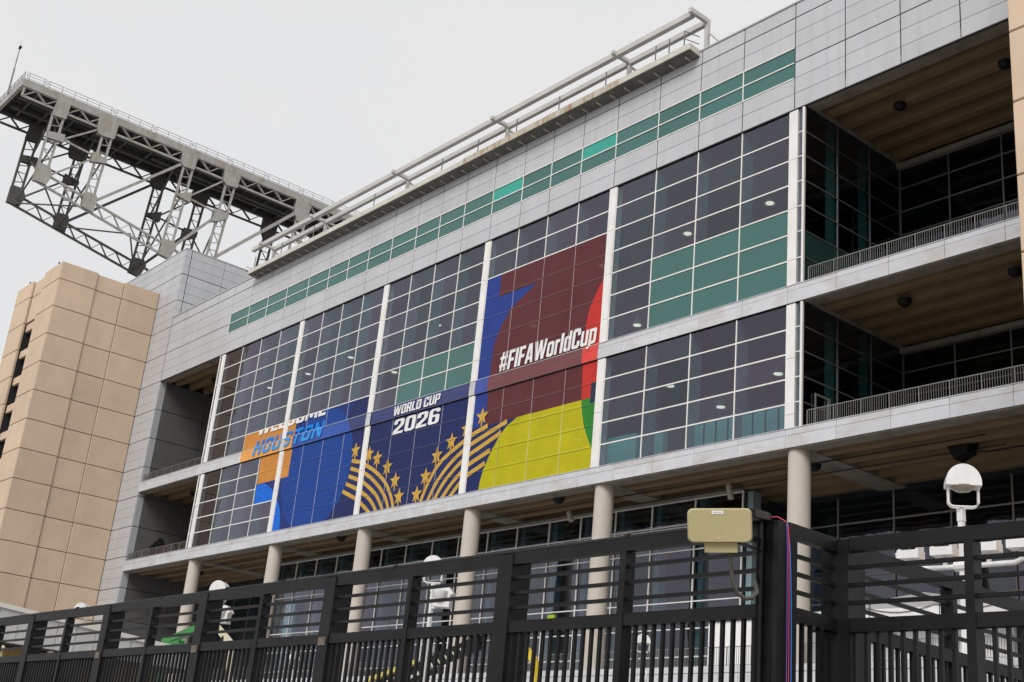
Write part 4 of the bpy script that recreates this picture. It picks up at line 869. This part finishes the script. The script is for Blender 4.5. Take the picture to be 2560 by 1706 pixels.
t = lift('telehandler', 'black lattice boom with yellow steps rising behind the middle fence panel', (-62.3, 40, G), [('base_boom', (-62.3, 40, -.3), (-60.6, 40, 5.4), .5, .6, black_p), ('boom', (-60.6, 40.2, 5.55), (-50.9, 40.2, 8.0), .35, .35, black_p), ('boom', (-60.3, 40.2, 4.9), (-54.5, 40.2, 6.5), .3, .2, black_p), ('boom_head', (-54.3, 40.1, 7.0), (-50.9, 40.1, 7.75), .4, .6, black_p)])
for i in range(8):
    x = -60.3 + i * .56; MB().bar((x, 39.9, 5.98 + i * .118), (x + .42, 39.9, 6.08 + i * .118), .3, .24).build('yellow_step', yell2, t)
for i in range(14):
    x = -60.2 + i * .62; MB().bar((x, 39.9, 5.55 + i * .15), (x + .4, 39.9, 5.2 + i * .15), .05, .07).build('boom_link', cream_p, t)
lift('yellow_crane', 'short yellow crane arm behind the fence below the yellow print', (-50.8, 45, G), [('lower_boom', (-50.8, 45, -.3), (-52.2, 45, 7.6), .3, .3, yellow_p), ('upper_boom', (-52.2, 45, 7.6), (-53.9, 45, 8.95), .3, .34, yellow_p), ('ram', (-53.6, 44.8, 8.2), (-53.0, 44.8, 7.9), .1, .12, black_p)], 'crane')

# ------------------------------------------------------------------ foreground fence
H = 2.0
dv = Vector((.99987437, .0158509, 0)); nv = Vector((-dv.y, dv.x, 0)); A0 = Vector((-9.9019, 3.2047, 0)) * H
def F(s, n, z): p = A0 + dv * (s * H) + nv * (n * H); return (p.x, p.y, z * H)
def fbox(B, s0, s1, n0, n1, z0, z1, T=F):
    vs = [T(s, n, z) for z in (z0, z1) for s, n in ((s0, n0), (s1, n0), (s1, n1), (s0, n1))]
    return B.add(vs, [(0, 3, 2, 1), (4, 5, 6, 7), (0, 1, 5, 4), (1, 2, 6, 5), (2, 3, 7, 6), (3, 0, 4, 7)])
ZG = G / H
def fence_run(t, T, posts, sp=.0455, pw=.09, pd=.10, skip=(), stile=True):
    for s in posts:
        if s in skip: continue
        fbox(MB(), s, s + pw, -.005, pd, ZG, .995, T).build('post', fence_m, t)
    for s0, s1 in zip(posts, posts[1:]):
        a, c = s0 + pw, s1
        fbox(MB(), a, c, .0, .035, .952, 1.0, T).build('top_rail', fence_m, t); fbox(MB(), a, c, .0, .035, .674, .720, T).build('mid_rail', fence_m, t)
        fbox(MB(), a, c, .0, .035, -.62, -.575, T).build('bottom_rail', fence_m, t)
        for z in (.891, .830, .769): fbox(MB(), a - .005, c + .005, .012, .026, z, z + .0135, T).build('slim_rail', fence_m, t)
        m0 = (a + c) / 2
        if stile: fbox(MB(), m0 - .016, m0 + .016, -.003, .05, -.60, .953, T).build('stile', fence_m, t)
        n = int((c - a) / sp); e = (c - a - n * sp) / 2
        for i in range(n + 1):
            s = a + e + i * sp
            if (stile and abs(s - m0) < .025) or s > c - .01: continue
            fbox(MB(), s - .0065, s + .0065, .010, .023, -.60, .676, T).build('picket', fence_m, t)
posts = [7.158 - 1.3285, 5.803 - 1.32 + .005, 3.18, 1.885, .615, -.69, -1.99]
posts = [-1.99, -.69, .612, 1.888, 3.180, 4.484, 5.802]
t = thing('security_fence', 'long black steel fence with slim rails and pickets crossing the foreground', 'fence', (A0 + dv * 5 * H + Vector((0, 0, G)))[:])
fence_run(t, F, posts + [7.157])
fbox(MB(), 7.157, 7.228, -.005, .068, ZG, .998, F).build('corner_post', fence_m, t)
MB().tube([F(-1.9, .045, 1.01), F(.9, .045, 1.012), F(1.5, .045, 1.008), F(4.5, .045, 1.012), F(7.1, .045, 1.012)], .028, 8).build('conduit', black_p, t, True)
for s in (-1.3, -.2, 1.33, 2.6, 3.4, 4.0, 5.0, 6.5): MB().tube([F(s - .01, .045, 1.012), F(s + .01, .045, 1.012)], .036, 8).build('conduit_coupling', black_p, t)
for s in (1.93, 3.225, 4.53): fbox(MB(), s - .03, s + .03, -.012, -.005, .665, .705, F).build('hinge_plate', mat('worn_plate', (.16, .13, .10), .6, .3, noise=.4, nscale=20), t)
C0 = Vector((-2.667, 3.37, 0))
def F2(s, n, z): return ((C0.x + .0 - n - .013 * s + .01) * H, (C0.y + s) * H, z * H)   # run going back from the corner
t = thing('fence_return', 'short black fence run going back from the big corner post', 'fence', (C0.x * H, (C0.y + .2) * H, G))
fence_run(t, F2, [-.05, .285], pw=.055, pd=.075, skip=(-.05,), stile=False)
t = thing('rear_fence', 'black fence run carrying straight on behind the right fence panel', 'fence', (C0.x * H, (C0.y + 1.2) * H, G))
fence_run(t, F2, [.365, 1.62, 2.9], pw=.07, pd=.07)
E0 = Vector((-2.630, 3.655, 0)); ev = Vector((.9988, .048, 0)).normalized(); en = Vector((-ev.y, ev.x, 0))
def F3(s, n, z): p = (E0 + ev * s + en * n) * H; return (p.x, p.y, z * H)
t = thing('right_fence', 'black fence run leading off to the right from the second corner', 'fence', (E0 * H + Vector((1, 0, G)))[:])
fence_run(t, F3, [-.06, .90, 1.85], pw=.07, pd=.07)

# ------------------------------------------------------------------ antenna box and cables on the corner post
v0 = Vector((-.66246547, .71603288, .22008276)) * 8.05; v1 = Vector((-.62487994, .74823848, .22285473)) * 8.05
vt = Vector((-.64236799, .72980476, .23398372)) * 8.05; vb = Vector((-.64555712, .73478564, .2081972)) * 8.05
cc = (v0 + v1) / 2; ux = (v1 - v0).normalized(); uz = (vt - vb); uz = (uz - ux * uz.dot(ux)).normalized(); un = ux.cross(uz)   # un points away from the street
wA, hA = (v1 - v0).length, (vt - vb).length
if un.dot(cc) < 0: un = -un
t = thing('antenna_box', 'beige flat wireless antenna box bolted above the fence beside the corner post', 'antenna', cc[:])
def rbox(w, h, d0, d1, r, off=(0, 0)):
    pts = []
    for cx_, cz_, a0 in ((w / 2 - r, h / 2 - r, 0), (-w / 2 + r, h / 2 - r, 90), (-w / 2 + r, -h / 2 + r, 180), (w / 2 - r, -h / 2 + r, 270)):
        for i in range(6): a = math.radians(a0 + 18 * i); pts.append((cx_ + r * math.cos(a) + off[0], cz_ + r * math.sin(a) + off[1]))
    B = MB(); f = lambda u, v, d: cc + ux * u + uz * v + un * d; n = len(pts); k = 0
    rings = [([(off[0] + (p[0] - off[0]) * .955, off[1] + (p[1] - off[1]) * .93) for p in pts], d0), (pts, d0 + (d1 - d0) * .3), (pts, d1)]
    vs = [f(u, v, d) for ps, d in rings for u, v in ps]; fs = [tuple(range(n))] + [(k_ + i, k_ + n + i, k_ + n + (i + 1) % n, k_ + (i + 1) % n) for k_ in (0, n) for i in range(n)] + [tuple(range(3 * n - 1, 2 * n - 1, -1))]
    return B.add([tuple(v) for v in vs], fs)
rbox(wA, hA, -.03, .06, .035).build('radome', antenna_m, t, True)
rbox(wA * .52, hA * .30, 0, .09, .006, (.005, -hA * .64)).build('junction_box', antenna_m, t)
g = lambda u, v, d: tuple(cc + ux * u * wA + uz * v * hA + un * d)
MB().add([g(-.12, .33, -.0325), g(.06, .33, -.0325), g(.06, .43, -.0325), g(-.12, .43, -.0325)], [(0, 1, 2, 3)]).build('sticker', white_sp, t)
B = MB()
for i in range(6): B.add([g(-.09 + i * .022, .365, -.0335), g(-.078 + i * .022, .365, -.0335), g(-.078 + i * .022, .395, -.0335), g(-.09 + i * .022, .395, -.0335)], [(0, 1, 2, 3)])
B.build('sticker_print', mat('sticker_grey', (.3, .3, .3), .6), t)
MB().add([g(-.03, -.38, -.0325), g(-.015, -.38, -.0325), g(-.015, -.34, -.0325), g(-.03, -.34, -.0325)], [(0, 1, 2, 3)]).build('indicator', white_sp, t)
MB().bar(g(.1, -.1, .06), F(7.16, .02, .93), .035, .04).build('bracket', fence_m, t); MB().bar(g(.3, -.5, .05), F(7.16, .02, .90), .02, .02).build('bracket', fence_m, t)
MB().bar(g(.5, .38, .03), F(7.2, -.01, 1.01), .05, .05).build('bracket', black_p, t); fbox(MB(), 7.12, 7.20, -.03, .02, .995, 1.022, F).build('cable_gland', black_p, t)
MB().tube([g(.15, -.78, .05), g(.16, -1.1, .05), g(.17, -1.55, .05), g(.24, -1.95, .06), g(.36, -2.12, .08), g(.47, -2.1, .1), g(.55, -1.95, .12), F(7.15, 0, .80)], .014, 10).build('antenna_cable', mat('grey_hose', (.07, .065, .055), .6), t, True)
MB().tube([F(7.185, -.012, 1.0), F(7.185, -.012, -.2)], .012, 8).build('drop_conduit', black_p, t)
o = MB().tube([F(7.19, .01, 1.012), F(7.215, .03, 1.016), (-5.322, 6.715, 2.0), (-5.302, 6.722, 1.955), (-5.30, 6.73, 1.8), (-5.30, 6.737, 1.5), (-5.30, 6.742, 1.1), (-5.30, 6.745, -.5)], .0034, 8).build('red_cable', red_c, None, True); tag(o, 'red cable looped over the big corner fence post', 'cable')
o = MB().tube([F(7.215, .04, 1.006), (-5.31, 6.715, 1.985), (-5.302, 6.715, 1.8), (-5.302, 6.722, 1.3), (-5.302, 6.73, -.5)], .0026, 8).build('purple_cable', purp_c, None, True); tag(o, 'violet cable hanging left of the red cable on the corner post', 'cable')
o = MB().tube([F(7.22, .05, 1.004), (-5.308, 6.722, 1.98), (-5.298, 6.74, 1.8), (-5.298, 6.757, 1.5), (-5.298, 6.765, 1.2), (-5.298, 6.77, -.5)], .0034, 8).build('blue_cable', blue_c, None, True); tag(o, 'bright blue cable hanging right of the red cable on the corner post', 'cable')

# labels inherit; move parts under empties correctly: parts built in world space
bpy.context.view_layer.update()
print('objects', len(bpy.data.objects), 'tris', sum(len(o.data.polygons) for o in bpy.data.objects if o.type == 'MESH'))
